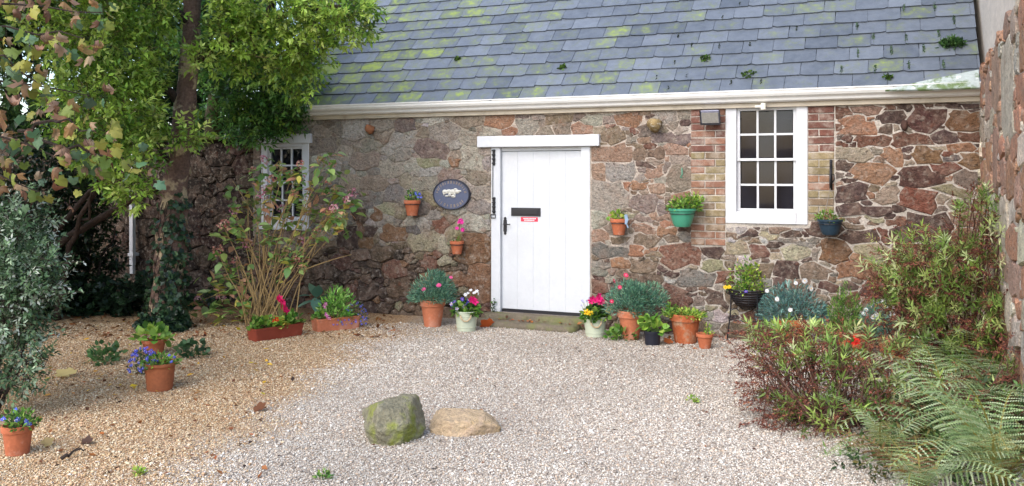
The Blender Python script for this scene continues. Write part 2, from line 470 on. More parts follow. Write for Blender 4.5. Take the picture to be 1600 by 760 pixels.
# ================================================================== GROUND
def proj(p):
    r = np.asarray(p, float) - CAM; d = np.dot(r, FWD)
    return PX0 + FPX * np.dot(r, RIGHT) / d, HOR - FPX * r[2] / d
GA, GB = G(640, 515), G(225, 760)                  # the line where golden gravel gives way to grey-pink gravel
gl = GB - GA; gn = np.array([-gl[1], gl[0], 0]); gn /= np.linalg.norm(gn)
if np.dot(G(1000, 650) - GA, gn) < 0: gn = -gn
def ground_mat():
    m = bpy.data.materials.new('gravel_bed'); m.use_nodes = True; nt = m.node_tree; N = nt.nodes; Lk = nt.links.new
    b = N['Principled BSDF']; b.inputs['Roughness'].default_value = .95; b.inputs['Specular IOR Level'].default_value = .15
    g = N.new('ShaderNodeNewGeometry')
    sub = N.new('ShaderNodeVectorMath'); sub.operation = 'SUBTRACT'; sub.inputs[1].default_value = tuple(GA)
    dot = N.new('ShaderNodeVectorMath'); dot.operation = 'DOT_PRODUCT'; dot.inputs[1].default_value = tuple(gn)
    Lk(g.outputs['Position'], sub.inputs[0]); Lk(sub.outputs[0], dot.inputs[0])
    n1 = N.new('ShaderNodeTexNoise'); n1.inputs['Scale'].default_value = 1.6; n1.inputs['Detail'].default_value = 6
    Lk(g.outputs['Position'], n1.inputs['Vector'])
    ad = N.new('ShaderNodeMath'); ad.operation = 'MULTIPLY_ADD'; ad.inputs[1].default_value = 1.6; ad.inputs[2].default_value = -.8
    Lk(n1.outputs[0], ad.inputs[0])
    s2 = N.new('ShaderNodeMath'); s2.operation = 'ADD'; Lk(ad.outputs[0], s2.inputs[0]); Lk(dot.outputs['Value'], s2.inputs[1])
    mr = N.new('ShaderNodeMapRange'); mr.interpolation_type = 'SMOOTHSTEP'; mr.inputs[1].default_value = -.5; mr.inputs[2].default_value = .45
    Lk(s2.outputs[0], mr.inputs[0])
    vo = N.new('ShaderNodeTexVoronoi'); vo.inputs['Scale'].default_value = 85; Lk(g.outputs['Position'], vo.inputs['Vector'])
    def ramp(cols):
        r = N.new('ShaderNodeValToRGB'); r.color_ramp.interpolation = 'CONSTANT'; e = r.color_ramp.elements
        while len(e) < len(cols): e.new(1)
        for i, c in enumerate(cols): e[i].position = i / len(cols); e[i].color = (*c, 1)
        sp = N.new('ShaderNodeSeparateColor'); Lk(vo.outputs['Color'], sp.inputs[0]); Lk(sp.outputs[0], r.inputs[0]); return r
    a = ramp([C(150, 118, 84), C(196, 160, 116), C(172, 134, 98), C(212, 184, 146), C(158, 124, 90), C(118, 90, 66), C(200, 166, 124)])
    c = ramp([C(176, 164, 150), C(198, 188, 174), C(152, 138, 122), C(190, 176, 158), C(208, 200, 188), C(166, 150, 134), C(130, 118, 106)])
    mx = N.new('ShaderNodeMix'); mx.data_type = 'RGBA'; Lk(mr.outputs[0], mx.inputs[0]); Lk(a.outputs[0], mx.inputs[6]); Lk(c.outputs[0], mx.inputs[7])
    # leaf mould lying against the foot of the wall and under the trees
    n2 = N.new('ShaderNodeTexNoise'); n2.inputs['Scale'].default_value = 2.3; n2.inputs['Detail'].default_value = 7
    Lk(g.outputs['Position'], n2.inputs['Vector'])
    sx = N.new('ShaderNodeSeparateXYZ'); Lk(g.outputs['Position'], sx.inputs[0])
    my = N.new('ShaderNodeMapRange'); my.inputs[1].default_value = -1.5; my.inputs[2].default_value = -.2; Lk(sx.outputs[1], my.inputs[0])
    mxx = N.new('ShaderNodeMapRange'); mxx.inputs[1].default_value = -1.0; mxx.inputs[2].default_value = -4.0; Lk(sx.outputs[0], mxx.inputs[0])
    mm = N.new('ShaderNodeMath'); mm.operation = 'MULTIPLY'; Lk(my.outputs[0], mm.inputs[0]); Lk(mxx.outputs[0], mm.inputs[1])
    m3 = N.new('ShaderNodeMath'); m3.operation = 'MULTIPLY_ADD'; m3.inputs[1].default_value = 1.4; m3.inputs[2].default_value = -.45; Lk(n2.outputs[0], m3.inputs[0])
    m4 = N.new('ShaderNodeMath'); m4.operation = 'ADD'; m4.use_clamp = True; Lk(m3.outputs[0], m4.inputs[0]); Lk(mm.outputs[0], m4.inputs[1])
    m5 = N.new('ShaderNodeMath'); m5.operation = 'MULTIPLY'; m5.use_clamp = True; Lk(m4.outputs[0], m5.inputs[0]); Lk(mm.outputs[0], m5.inputs[1])
    mz = N.new('ShaderNodeMix'); mz.data_type = 'RGBA'; Lk(m5.outputs[0], mz.inputs[0]); Lk(mx.outputs[2], mz.inputs[6]); mz.inputs[7].default_value = (*C(92, 66, 44), 1)
    Lk(mz.outputs[2], b.inputs['Base Color'])
    bp = N.new('ShaderNodeBump'); bp.inputs['Strength'].default_value = .8; bp.inputs['Distance'].default_value = .012
    iv = N.new('ShaderNodeMath'); iv.operation = 'SUBTRACT'; iv.inputs[0].default_value = 1; Lk(vo.outputs['Distance'], iv.inputs[1])
    Lk(iv.outputs[0], bp.inputs['Height']); Lk(bp.outputs[0], b.inputs['Normal'])
    return m
gm = MB()
gm.add([(-300, -300, 0), (300, -300, 0), (300, 300, 0), (-300, 300, 0)], [[0, 1, 2, 3]])
ground = gm.build('ground', ground_mat()); tag(ground, 'gravel forecourt in front of the cottage', None, kind='structure')

# loose gravel: real pebbles where they can be told apart
def pebbles():
    rg = np.random.default_rng(5)
    n = 210000
    px = rg.uniform(-60, 1660, n * 2); dep = 4.9 + (10.7 - 4.9) * rg.random(n * 2) ** 1.25
    X = CAM[0] + RIGHT[0] * (px - PX0) / FPX * dep + FWD[0] * dep
    Y = CAM[1] + RIGHT[1] * (px - PX0) / FPX * dep + FWD[1] * dep
    ok = (Y < -.12) & (X < 4.6)
    X, Y, dep = X[ok][:n], Y[ok][:n], dep[ok][:n]; n = len(X)
    t = (X - GA[0]) * gn[0] + (Y - GA[1]) * gn[1] + .35 * np.sin(2.1 * X + 1.3 * Y) + .25 * np.sin(4.3 * Y - 3.1 * X) + rg.normal(0, .28, n)
    grey = t > 0
    ga = np.array([C(202, 176, 138), C(216, 194, 160), C(188, 158, 120), C(224, 206, 178), C(170, 138, 102), C(198, 162, 128), C(144, 118, 92), C(198, 182, 152)])
    gb = np.array([C(206, 196, 182), C(218, 210, 198), C(192, 180, 164), C(174, 162, 148), C(210, 196, 178), C(226, 220, 208), C(198, 176, 154), C(146, 134, 122)])
    col = np.where(grey[:, None], gb[rg.integers(8, size=n)], ga[rg.integers(8, size=n)])
    mould = np.clip((Y + 1.5) / 1.3, 0, 1) * np.clip((-1 - X) / 3, 0, 1)
    dk = rg.random(n) < mould * .75
    col[dk] = np.array([C(104, 76, 50), C(84, 60, 42), C(140, 102, 60)])[rg.integers(3, size=dk.sum())]
    s = np.where(rg.random(n) < .03, rg.uniform(.010, .017, n), rg.uniform(.0038, .009, n)) * np.where(dep > 7.5, 1.15, 1.0)
    O = np.array([[1, 0, 0], [-.9, .2, 0], [.1, .8, 0], [0, -.8, .1], [0, .1, .62], [0, 0, -.55]])
    a = rg.random(n) * 6.28; ca, sa = np.cos(a), np.sin(a)
    J = O[None] * (1 + rg.normal(0, .18, (n, 6, 3)))
    V = np.empty((n, 6, 3))
    V[..., 0] = (J[..., 0] * ca[:, None] - J[..., 1] * sa[:, None]) * s[:, None] + X[:, None]
    V[..., 1] = (J[..., 0] * sa[:, None] + J[..., 1] * ca[:, None]) * s[:, None] + Y[:, None]
    V[..., 2] = J[..., 2] * s[:, None] + (s * rg.uniform(.1, .5, n))[:, None]
    Fo = np.array([[0, 2, 4], [2, 1, 4], [1, 3, 4], [3, 0, 4], [2, 0, 5], [1, 2, 5], [3, 1, 5], [0, 3, 5]])[:, ::1]
    F = (Fo[None] + (np.arange(n) * 6)[:, None, None]).reshape(-1, 3)
    wave = np.sin(1.1 * X + .7 * Y + 1) * np.sin(.9 * Y - .6 * X) + .6 * np.sin(2.7 * X + 1.9 * Y) * np.sin(3.1 * Y - 1.2 * X)
    col = col * (1 + rg.normal(0, .1, (n, 1))) * (1 + .13 * wave)[:, None]
    me = mesh_np('gravel', V.reshape(-1, 3), F, mat('pebble', attr=True, rough=.85, spec=.25), np.repeat(np.clip(col, .01, .9), 6, axis=0))
    tag(link('gravel', me), 'loose gravel, golden on the left and grey-pink on the right', 'gravel', kind='stuff')
pebbles()

# ================================================================== COTTAGE
XL, XR = W(397, 400)[0], W(1533, 400)[0]
def Xp(px): return W(px, 300)[0]
def Zp(px, py, Y=0.0): return W(px, py, Y)[2]
ZE = Zp(845, 178)                                  # underside of the fascia
DOOR = (Xp(768), Xp(922), .12, Zp(845, 229))
WR = (Xp(1134), Xp(1262), Zp(1198, 350), ZE + .02)
WL = (Xp(409), Xp(483), Zp(446, 354), Zp(446, 224))
cottage = empty('stone_cottage', (0, 0, 0), 'low stone cottage with mossy slate roof, white door and sash windows', 'cottage')
HOLES = [DOOR, WR, WL]
BRZ = [(Xp(1079), Xp(1134), Zp(1105, 384), ZE), (Xp(1262), Xp(1304), Zp(1283, 346), ZE)]
def pxy(u, z): return proj((u, 0, z))
def zone(u, z):
    """(stone size), palette, pointing colour, relief, joint half-gap"""
    px, py = pxy(u, z)
    k = 1 / 130.0
    if px < 770:
        if py < 330 + 25 * math.sin(px * .035):
            return (38 * k, 22 * k), 'EEKEUHKEHEKEHEE', C(170, 158, 142), .017, .0055
        if py < 388:
            return (36 * k, 22 * k), 'EKHLBMHEB', C(156, 142, 126), .020, .006
        return (34 * k, 22 * k), 'dbDBbdXBQbR', C(84, 70, 58), .042, .007
    if px < 1075:
        if py < 400: return (38 * k, 24 * k), 'PKMBOKEPE', C(188, 174, 160), .010, .007
        return (38 * k, 24 * k), 'RDBHBDXK', C(168, 154, 140), .022, .009
    if py < 352: return (40 * k, 25 * k), 'RDOPQXKM', C(200, 190, 178), .012, .0095
    if px < 1320: return (34 * k, 18 * k), 'BHDYBKU', C(186, 176, 164), .014, .010
    return (50 * k, 30 * k), 'RDBQOXL', C(192, 182, 170), .015, .0105
SEEDS = []
def seedtile(ox, oy, sc, lst):
    for (x, y, w, h, code) in lst:
        px, py = ox + x / sc, oy + y / sc
        p = W(px, py); s = S(p)
        SEEDS.append((p[0], p[2], w / sc / s * .97 / math.cos(TH), h / sc / s * .97, code))
seedtile(1255, 160, 3.8, [(228, 62, 112, 60, 'R'), (382, 50, 185, 50, 'P'), (605, 40, 105, 42, 'D'), (515, 34, 55, 32, 'R'), (865, 22, 130, 36, 'D'),
    (1000, 18, 110, 32, 'D'), (1018, 46, 66, 24, 'D'), (335, 145, 178, 106, 'O'), (525, 90, 172, 82, 'D'), (735, 100, 205, 150, 'X'),
    (945, 105, 190, 126, 'Q'), (480, 160, 92, 52, 'D'), (553, 160, 42, 40, 'K'), (845, 82, 28, 26, 'D'), (830, 158, 50, 22, 'D'),
    (425, 225, 186, 66, 'R'), (640, 222, 230, 72, 'R'), (845, 207, 146, 72, 'D'), (990, 207, 112, 60, 'R'), (215, 245, 96, 28, 'R'),
    (285, 310, 212, 72, 'Y'), (535, 315, 106, 106, 'O'), (740, 318, 146, 112, 'Q'), (625, 283, 52, 32, 'D'), (635, 318, 56, 30, 'D'),
    (630, 355, 52, 32, 'K'), (790, 265, 78, 22, 'Y'), (945, 272, 148, 58, 'O'), (840, 297, 52, 32, 'R'), (865, 330, 92, 24, 'A'),
    (990, 350, 98, 92, 'Q'), (445, 300, 72, 42, 'K'), (445, 350, 82, 36, 'P'), (405, 420, 212, 116, 'O'), (690, 440, 232, 116, 'X'),
    (840, 390, 176, 70, 'R'), (980, 465, 130, 96, 'M'), (535, 445, 48, 42, 'D'), (280, 462, 66, 32, 'D'), (275, 425, 48, 18, 'D'),
    (270, 538, 178, 102, 'D'), (420, 508, 88, 36, 'B'), (500, 555, 156, 106, 'K'), (400, 545, 56, 36, 'O'), (685, 580, 202, 136, 'Z'),
    (885, 530, 212, 56, 'L'), (925, 605, 116, 72, 'K'), (820, 585, 78, 66, 'K'), (375, 640, 236, 66, 'D'), (560, 640, 66, 36, 'D'),
    (290, 715, 82, 56, 'B'), (430, 715, 106, 56, 'Y'), (515, 675, 42, 36, 'D'), (570, 705, 126, 56, 'R')])
seedtile(1130, 340, 3.8, [(150, 100, 118, 38, 'D'), (35, 100, 72, 36, 'B'), (270, 105, 96, 36, 'Y'), (415, 103, 106, 36, 'D'), (495, 100, 38, 36, 'D'),
    (70, 185, 136, 82, 'L'), (210, 200, 92, 72, 'R'), (435, 148, 176, 28, 'H'), (435, 207, 162, 76, 'Y'), (555, 165, 42, 40, 'B'), (550, 215, 50, 90, 'H'),
    (660, 200, 148, 132, 'Q'), (805, 112, 206, 76, 'D'), (900, 205, 176, 76, 'L'), (945, 110, 56, 86, 'R'), (760, 35, 92, 52, 'B'), (900, 35, 96, 46, 'B'),
    (380, 305, 132, 96, 'D'), (535, 320, 162, 86, 'B'), (25, 370, 86, 72, 'R'), (30, 290, 66, 56, 'B'), (800, 315, 216, 102, 'O'), (625, 410, 106, 62, 'X'),
    (755, 410, 86, 42, 'D'), (345, 385, 86, 66, 'D'), (455, 395, 126, 56, 'B'), (920, 440, 166, 106, 'X'), (670, 490, 76, 76, 'B'), (750, 490, 86, 86, 'R'),
    (310, 450, 126, 56, 'B'), (155, 600, 86, 76, 'R'), (570, 560, 126, 106, 'B'), (30, 470, 46, 86, 'B')])
seedtile(910, 350, 3.8, [(100, 75, 106, 72, 'P'), (230, 90, 92, 42, 'B'), (165, 160, 222, 72, 'A'), (365, 25, 116, 66, 'P'), (365, 95, 162, 66, 'B'),
    (505, 35, 116, 72, 'O'), (640, 25, 136, 46, 'D'), (320, 160, 78, 56, 'O'), (420, 155, 86, 28, 'O'), (435, 190, 76, 28, 'B'), (580, 190, 206, 146, 'R'),
    (785, 155, 126, 82, 'D'), (790, 245, 146, 72, 'L'), (650, 75, 146, 46, 'H'), (105, 235, 112, 36, 'H'), (230, 235, 96, 56, 'O'), (100, 285, 86, 46, 'H'),
    (355, 250, 146, 76, 'B'), (470, 265, 76, 36, 'D'), (555, 295, 96, 36, 'D'), (530, 335, 52, 36, 'U'), (665, 325, 206, 92, 'A'), (845, 325, 106, 72, 'R'),
    (410, 335, 126, 82, 'b'), (180, 325, 86, 46, 'E'), (95, 380, 122, 72, 'R'), (70, 445, 76, 46, 'R'), (565, 440, 176, 136, 'R'), (640, 385, 66, 28, 'D'),
    (640, 413, 56, 24, 'D'), (715, 390, 66, 28, 'R'), (710, 420, 56, 22, 'B'), (800, 440, 136, 96, 'D'), (690, 455, 56, 56, 'M'), (755, 505, 66, 28, 'L'),
    (820, 550, 82, 66, 'U'), (670, 505, 42, 42, 'Y'), (745, 560, 66, 52, 'H'), (490, 550, 66, 66, 'H'), (410, 560, 106, 86, 'd'), (430, 470, 106, 66, 'd'),
    (175, 545, 86, 56, 'B'), (205, 605, 52, 46, 'L'), (155, 600, 36, 46, 'd')])
seedtile(910, 160, 3.8, [(60, 110, 106, 60, 'E'), (150, 105, 66, 56, 'K'), (285, 108, 182, 70, 'O'), (405, 85, 56, 28, 'D'), (185, 197, 116, 82, 'B'),
    (310, 165, 56, 32, 'R'), (285, 220, 56, 42, 'H'), (355, 225, 72, 32, 'P'), (520, 215, 186, 62, 'M'), (530, 130, 66, 56, 'K'), (600, 125, 46, 36, 'D'),
    (310, 258, 86, 28, 'B'), (400, 258, 76, 28, 'R'), (170, 305, 246, 96, 'P'), (345, 315, 76, 72, 'B'), (435, 300, 96, 56, 'B'), (555, 285, 116, 72, 'P'),
    (665, 285, 70, 52, 'O'), (95, 415, 82, 92, 'P'), (235, 415, 152, 102, 'E'), (365, 375, 96, 28, 'D'), (425, 420, 96, 62, 'P'), (500, 390, 42, 72, 'M'),
    (575, 450, 116, 146, 'K'), (155, 560, 216, 162, 'E'), (270, 505, 36, 46, 'O'), (345, 490, 96, 46, 'O'), (440, 515, 82, 66, 'P'), (350, 595, 152, 92, 'M'),
    (510, 575, 66, 36, 'B'), (480, 640, 62, 56, 'M'), (95, 700, 106, 96, 'E'), (370, 690, 86, 46, 'M'), (375, 735, 106, 36, 'P'), (490, 690, 66, 28, 'P'),
    (510, 735, 116, 46, 'O'), (290, 680, 46, 36, 'Y')])
seedtile(480, 340, 4.223, [(265, 130, 162, 142, 'd'), (345, 75, 46, 106, 'Q'), (415, 90, 90, 66, 'd'), (575, 105, 176, 106, 'Q'), (700, 85, 76, 56, 'A'),
    (760, 40, 96, 82, 'E'), (880, 60, 96, 92, 'R'), (1100, 40, 166, 112, 'E'), (770, 165, 206, 126, 'L'), (900, 180, 66, 116, 'Y'), (1090, 205, 222, 186, 'Q'),
    (395, 170, 106, 66, 'Q'), (460, 145, 46, 56, 'B'), (350, 245, 122, 72, 'B'), (495, 235, 152, 102, 'b'), (600, 190, 106, 42, 'b'), (610, 255, 62, 56, 'd'),
    (670, 260, 56, 56, 'B'), (740, 255, 66, 52, 'B'), (155, 215, 106, 42, 'd'), (245, 225, 66, 32, 'R'), (800, 300, 106, 96, 'R'), (910, 280, 86, 56, 'L'),
    (905, 335, 86, 32, 'b'), (985, 310, 36, 28, 'L'), (1030, 330, 56, 36, 'b'), (340, 310, 96, 42, 'd'), (445, 310, 96, 46, 'b'), (575, 340, 146, 102, 'R'),
    (650, 305, 56, 46, 'Q'), (695, 330, 56, 56, 'b'), (70, 355, 86, 86, 'b'), (160, 360, 96, 106, 'd'), (275, 390, 116, 72, 'd'), (400, 350, 66, 32, 'd'),
    (470, 375, 56, 62, 'd'), (390, 410, 72, 66, 'b'), (400, 480, 142, 122, 'd'), (610, 465, 142, 136, 'b'), (525, 430, 46, 56, 'b'), (505, 500, 56, 56, 'd'),
    (970, 405, 126, 96, 'Q'), (1130, 435, 146, 236, 'Q'), (1040, 490, 66, 56, 'L'), (520, 600, 106, 86, 'b'), (600, 585, 46, 56, 'L'), (420, 590, 86, 66, 'd'),
    (680, 590, 86, 52, 'b'), (730, 550, 56, 46, 'R'), (640, 545, 66, 36, 'd'), (1165, 605, 86, 36, 'R'), (120, 430, 136, 28, 'b'), (50, 470, 76, 56, 'd')])
seedtile(480, 170, 4.223, [(650, 105, 146, 82, 'M'), (830, 270, 216, 112, 'M'), (150, 100, 78, 38, 'M'), (790, 355, 156, 56, 'L'), (970, 350, 86, 56, 'O'),
    (565, 560, 136, 106, 'H'), (785, 500, 166, 106, 'E'), (520, 650, 120, 70, 'L'), (610, 690, 76, 76, 'L'), (420, 250, 150, 90, 'E'), (620, 220, 170, 100, 'E'),
    (1080, 330, 150, 150, 'E'), (560, 400, 180, 100, 'E'), (280, 480, 160, 90, 'K'), (340, 700, 110, 90, 'b'), (470, 700, 70, 90, 'Q')])
def in_blocked(U, Z):
    b = np.zeros(U.shape, bool)
    for h in HOLES: b |= (U > h[0] - .01) & (U < h[1] + .01) & (Z > h[2] - (.03 if h is not DOOR else .2)) & (Z < h[3] + .0)
    for h in BRZ: b |= (U > h[0]) & (U < h[1]) & (Z > h[2]) & (Z < h[3])
    lx0, lx1 = Xp(748), Xp(938)
    b |= (U > lx0) & (U < lx1) & (Z > DOOR[3] - .01) & (Z < Zp(845, 212))
    b |= (U > Xp(405)) & (U < Xp(488)) & (Z > WL[3] - .02) & (Z < Zp(446, 209))
    return b
stones = lay_stones(XL, XR, 0.0, ZE, in_blocked, SEEDS, zone, seed=7)
def mortar_col(u, z):
    zs = [zone(u + a, min(ZE, max(0, z + b)))[2] for a in (-.12, 0, .12) for b in (-.1, 0, .1)]
    c = np.mean(zs, axis=0)
    return tuple(c * (1 + .06 * math.sin(9 * u + 5 * z)))
MORTAR = mat('lime_pointing', attr=True, rough=.95, spec=.1, noise=[(6, .16), (55, .34)], bump=(60, .9, .02),
             patch=(C(120, 104, 92), 13, .6, .75, .6))
I4 = Matrix.Identity(4)
wall = face_sheet('wall', (XL, XR), (-.05, ZE + .25), HOLES, I4, mortar_col, cottage, MORTAR, amp=.004)
# thickness of the wall behind the openings, the dark room inside and the gable
for (x0, x1, z0, z1) in HOLES:
    d = .34; mb = MB()
    V = [(x, y, z) for y in (0.0, d) for (x, z) in ((x0, z0), (x1, z0), (x1, z1), (x0, z1))]
    mb.add(V, [[0, 1, 5, 4], [1, 2, 6, 5], [2, 3, 7, 6], [3, 0, 4, 7]])
    mb.build('reveal', mat('plaster', C(130, 122, 118), rough=.9, noise=(8, .1)), cottage)
mb = MB()
xs = [XL + .01, XR]; yb = 4.2; zr = ZE + .12
mb.add([(xs[0], .36, 0.01), (xs[1], .36, 0.01), (xs[1], yb, 0.01), (xs[0], yb, 0.01)], [[0, 1, 2, 3]])
mb.add([(xs[0], yb, 0), (xs[1], yb, 0), (xs[1], yb, zr), (xs[0], yb, zr)], [[0, 1, 2, 3]])
mb.add([(xs[0], .0, zr), (xs[1], .0, zr), (xs[1], yb, zr), (xs[0], yb, zr)], [[0, 1, 2, 3]])
mb.add([(xs[1], .0, 0), (xs[1], yb, 0), (xs[1], yb, zr), (xs[1], .0, zr)], [[0, 1, 2, 3]])
mb.build('interior', mat('dark_room', C(72, 66, 66), rough=.95), cottage)
mb = MB()
mb.add([(XL, 0.0, 0), (XL, 4.4, 0), (XL, 4.4, ZE), (XL, 2.2, ZE + 2.3), (XL, 0.0, ZE + .1)], [[0, 4, 3, 2, 1]])
mb.build('gable', mat('gable_stone', C(130, 112, 98), rough=.95, noise=[(5, .3), (30, .3)], bump=(20, .8, .04)), cottage)
set_stones(stones, wall, I4, 21)
print('stones', len(stones))

# bricks of the window jambs
def bricks():
    rg = random.Random(4)
    pals = [(128, 86, 74), (142, 104, 86), (116, 80, 70), (150, 116, 92), (148, 132, 100), (142, 128, 96), (136, 116, 94), (146, 108, 88)]
    variants = []
    for q in range(4):
        V = []; F = []
        b = .004
        for (y, sx) in ((.03, 0), (-.006, 0), (-.012, b)):
            for (x, z) in ((-.5, -.5), (.5, -.5), (.5, .5), (-.5, .5)): V.append((x, y, z, sx))
        variants.append((V, 0))
    M_ = mat('brick', attr=True, rough=.9, spec=.15, noise=[(14, .22), (80, .3)], bump=(60, .6, .01), patch=[(C(190, 178, 164), 10, .46, .72, .75), (C(104, 84, 70), 9, .56, .74, .6)])
    for zi, (x0, x1, z0, z1) in enumerate(BRZ):
        ch = .0765; n = int((z1 - z0) / ch); ch = (z1 - z0) / n
        for r in range(n):
            full = x1 - x0; L = .225
            cuts = [x0]
            off = (L if r % 2 == 0 else L / 2) if zi == 0 else (L / 2 if r % 2 else L)
            x = x1 - off if zi == 0 else x0 + off
            if zi == 0:
                cc = [x1]
                while x > x0 + .07: cc.append(x); x -= L
                cc.append(x0); cuts = cc[::-1]
            else:
                while x < x1 - .05: cuts.append(x); x += L
                cuts.append(x1)
            zc = z0 + (r + .5) * ch
            px, py = pxy((x0 + x1) / 2, zc)
            for a, b_ in zip(cuts, cuts[1:]):
                w = b_ - a - .011; h = ch - .012
                if w < .03: continue
                if py < 235: base = pals[rg.choice([0, 2, 0, 1, 2])]
                elif py < 300: base = pals[rg.choice([4, 5, 5, 3, 4, 6])] if rg.random() < .62 else pals[rg.choice([1, 3, 7])]
                else: base = pals[rg.choice([1, 3, 7, 6, 4])] if zi == 0 else pals[rg.choice([4, 5, 6, 5])]
                j = rg.uniform(.88, 1.1); col = tuple(c * j for c in C(*base))
                mb = MB(); V = []; pr = rg.uniform(.004, .012)
                for (y, q) in ((.03, 0), (-pr + .004, 0), (-pr - .002, .005)):
                    for (sx, sz) in ((-1, -1), (1, -1), (1, 1), (-1, 1)):
                        V.append((sx * (w / 2 - q) + rg.uniform(-.0025, .0025), y, sz * (h / 2 - q) + rg.uniform(-.0025, .0025)))
                F = [[i, (i + 1) % 4, 4 + (i + 1) % 4, 4 + i] for i in range(4)] + [[4 + i, 4 + (i + 1) % 4, 8 + (i + 1) % 4, 8 + i] for i in range(4)] + [[8, 9, 10, 11]]
                mb.add(V, F, col); mb.build('brick', M_, wall, ((a + b_) / 2, 0, zc), attr=True)
bricks()

# projecting stubs of old corbel stones
def lump(name, parent, c, r, material, seed, sub=2, sq=1.0, col=None, flat=False):
    rg = np.random.default_rng(seed)
    import bmesh
    bm = bmesh.new(); bmesh.ops.create_icosphere(bm, subdivisions=sub, radius=1)
    pl = rdir(9, rng=rg); dist = rg.uniform(.55, .86, 9)
    ph = rg.random(6) * 6
    for v in bm.verts:
        p = np.array(v.co)
        for a, dd in zip(pl, dist):
            q = np.dot(p, a)
            if q > dd: p = p - a * (q - dd) * .92
        p = p * (1 + .035 * math.sin(7 * p[0] + ph[0]) + .03 * math.sin(9 * p[1] + ph[1]) + .03 * math.sin(8 * p[2] + 5 * p[0] + ph[2]))
        v.co = p * np.asarray(r)
    me = bpy.data.meshes.new(name); bm.to_mesh(me); bm.free()
    if not flat: me.polygons.foreach_set('use_smooth', np.ones(len(me.polygons), dtype=bool))
    if col:
        a = me.color_attributes.new('Col', 'FLOAT_COLOR', 'POINT'); a.data.foreach_set('color', np.tile([*col, 1], len(me.vertices)).astype(np.float32))
    me.materials.append(material)
    return link(name, me, parent, c)
CORB = mat('corbel_stone', C(150, 128, 88), rough=.9, noise=[(12, .3), (60, .2)], bump=(30, .7, .02), patch=(C(206, 196, 178), 18, .52, .66))
p = W(1025, 197); lump('corbel_stone', wall, (p[0], -.07, p[2]), (.105, .13, .09), CORB, 3)
p = W(581, 202); lump('corbel_stone', wall, (p[0], -.05, p[2]), (.075, .11, .075), mat('corbel_rust', C(150, 98, 66), rough=.9, noise=(14, .3), bump=(30, .6, .02)), 8)
p = W(1413, 196); lump('corbel_stone', wall, (p[0], -.02, p[2]), (.035, .05, .07), mat('corbel_dark', C(80, 58, 50), rough=.9, noise=(14, .3), bump=(30, .6, .02)), 9)

# white joinery
WHITE = mat('white_paint', C(243, 245, 248, .62), rough=.5, noise=[(3, .04), (25, .03)], bump=(22, .25, .012), spec=.35, patch=(C(200, 200, 200), 2.2, .5, .8, .45))
WHITE2 = mat('window_paint', C(236, 236, 238, .68), rough=.5, noise=[(6, .05)], bump=(30, .15, .01), spec=.35, patch=(C(196, 190, 184), 12, .66, .8, .6))
lz0, lz1 = DOOR[3] - .005, Zp(845, 212)
mb = MB(); mb.box(Xp(748), Xp(938), -.055, .05, lz0, lz1)
bevel(mb.build('lintel_board', WHITE, cottage), .008)
fw = (Xp(782) - Xp(768))
fw2 = (Xp(922) - Xp(908))
mb = MB()
mb.box(DOOR[0], DOOR[0] + fw, -.012, .12, DOOR[2], DOOR[3] - .007)
mb.box(DOOR[1] - fw2, DOOR[1], -.008, .12, DOOR[2], DOOR[3] - .007)
mb.box(DOOR[0] + fw, DOOR[1] - fw2, .03, .12, DOOR[3] - .05, DOOR[3] - .007)
frame = bevel(mb.build('door_frame', WHITE, cottage), .004)
dx0, dx1, dz0, dz1 = DOOR[0] + fw + .003, DOOR[1] - fw2 - .003, DOOR[2] + .035, DOOR[3] - .055
mb = MB(); mb.box(dx0, dx1, .062, .09, dz0, dz1)
door = mb.build('door', WHITE, cottage)
npl = 5
for i in range(npl):
    a = dx0 + (dx1 - dx0) * i / npl; b = dx0 + (dx1 - dx0) * (i + 1) / npl
    mb = MB(); mb.box(a + .0002, b - .0002, .04, .06, dz0 + .002, dz1 - .002); bevel(mb.build('plank', WHITE, door), .002, 1)
BLACK = mat('black_iron', (.012, .011, .014), rough=.42, spec=.5, bump=(60, .15, .005))
mb = MB(); mb.box(dx0 + .004, dx1 - .004, .03, .1, DOOR[2] - .005, DOOR[2] + .032); mb.build('threshold_seal', BLACK, cottage)
# letter plate
x0, x1, z1_, z0_ = Xp(797), Xp(843), Zp(820, 325, .04), Zp(820, 338, .04)
mb = MB(); mb.box(x0, x1, .028, .0385, z0_, z1_)
lp = bevel(mb.build('letter_plate', BLACK, door), .003)
mb = MB(); mb.box(x0 + .03, x1 - .03, .022, .0275, z0_ + .022, z1_ - .018); bevel(mb.build('letter_flap', BLACK, lp), .003)
# sticker with two lines of tiny print
x0, x1, z1_, z0_ = Xp(812), Xp(838.5), Zp(825, 339.5, .04), Zp(825, 346.5, .04)
mb = MB(); mb.box(x0, x1, .0375, .0395, z0_, z1_)
st = mb.build('sticker', mat('red_sticker', C(226, 62, 84), rough=.5), door); tag(st, 'small red notice below the letter plate')
mb = MB(); rg = random.Random(3)
for (f0, f1, zf) in ((.14, .84, .68), (.2, .8, .3)):
    x = x0 + (x1 - x0) * f0
    while x < x0 + (x1 - x0) * f1:
        w = rg.uniform(.006, .012); zc = z0_ + (z1_ - z0_) * zf
        mb.box(x, x + w, .0365, .0372, zc - .007, zc + .007); x += w + .004
mb.build('print', mat('white_print', C(250, 240, 240), rough=.6), st)
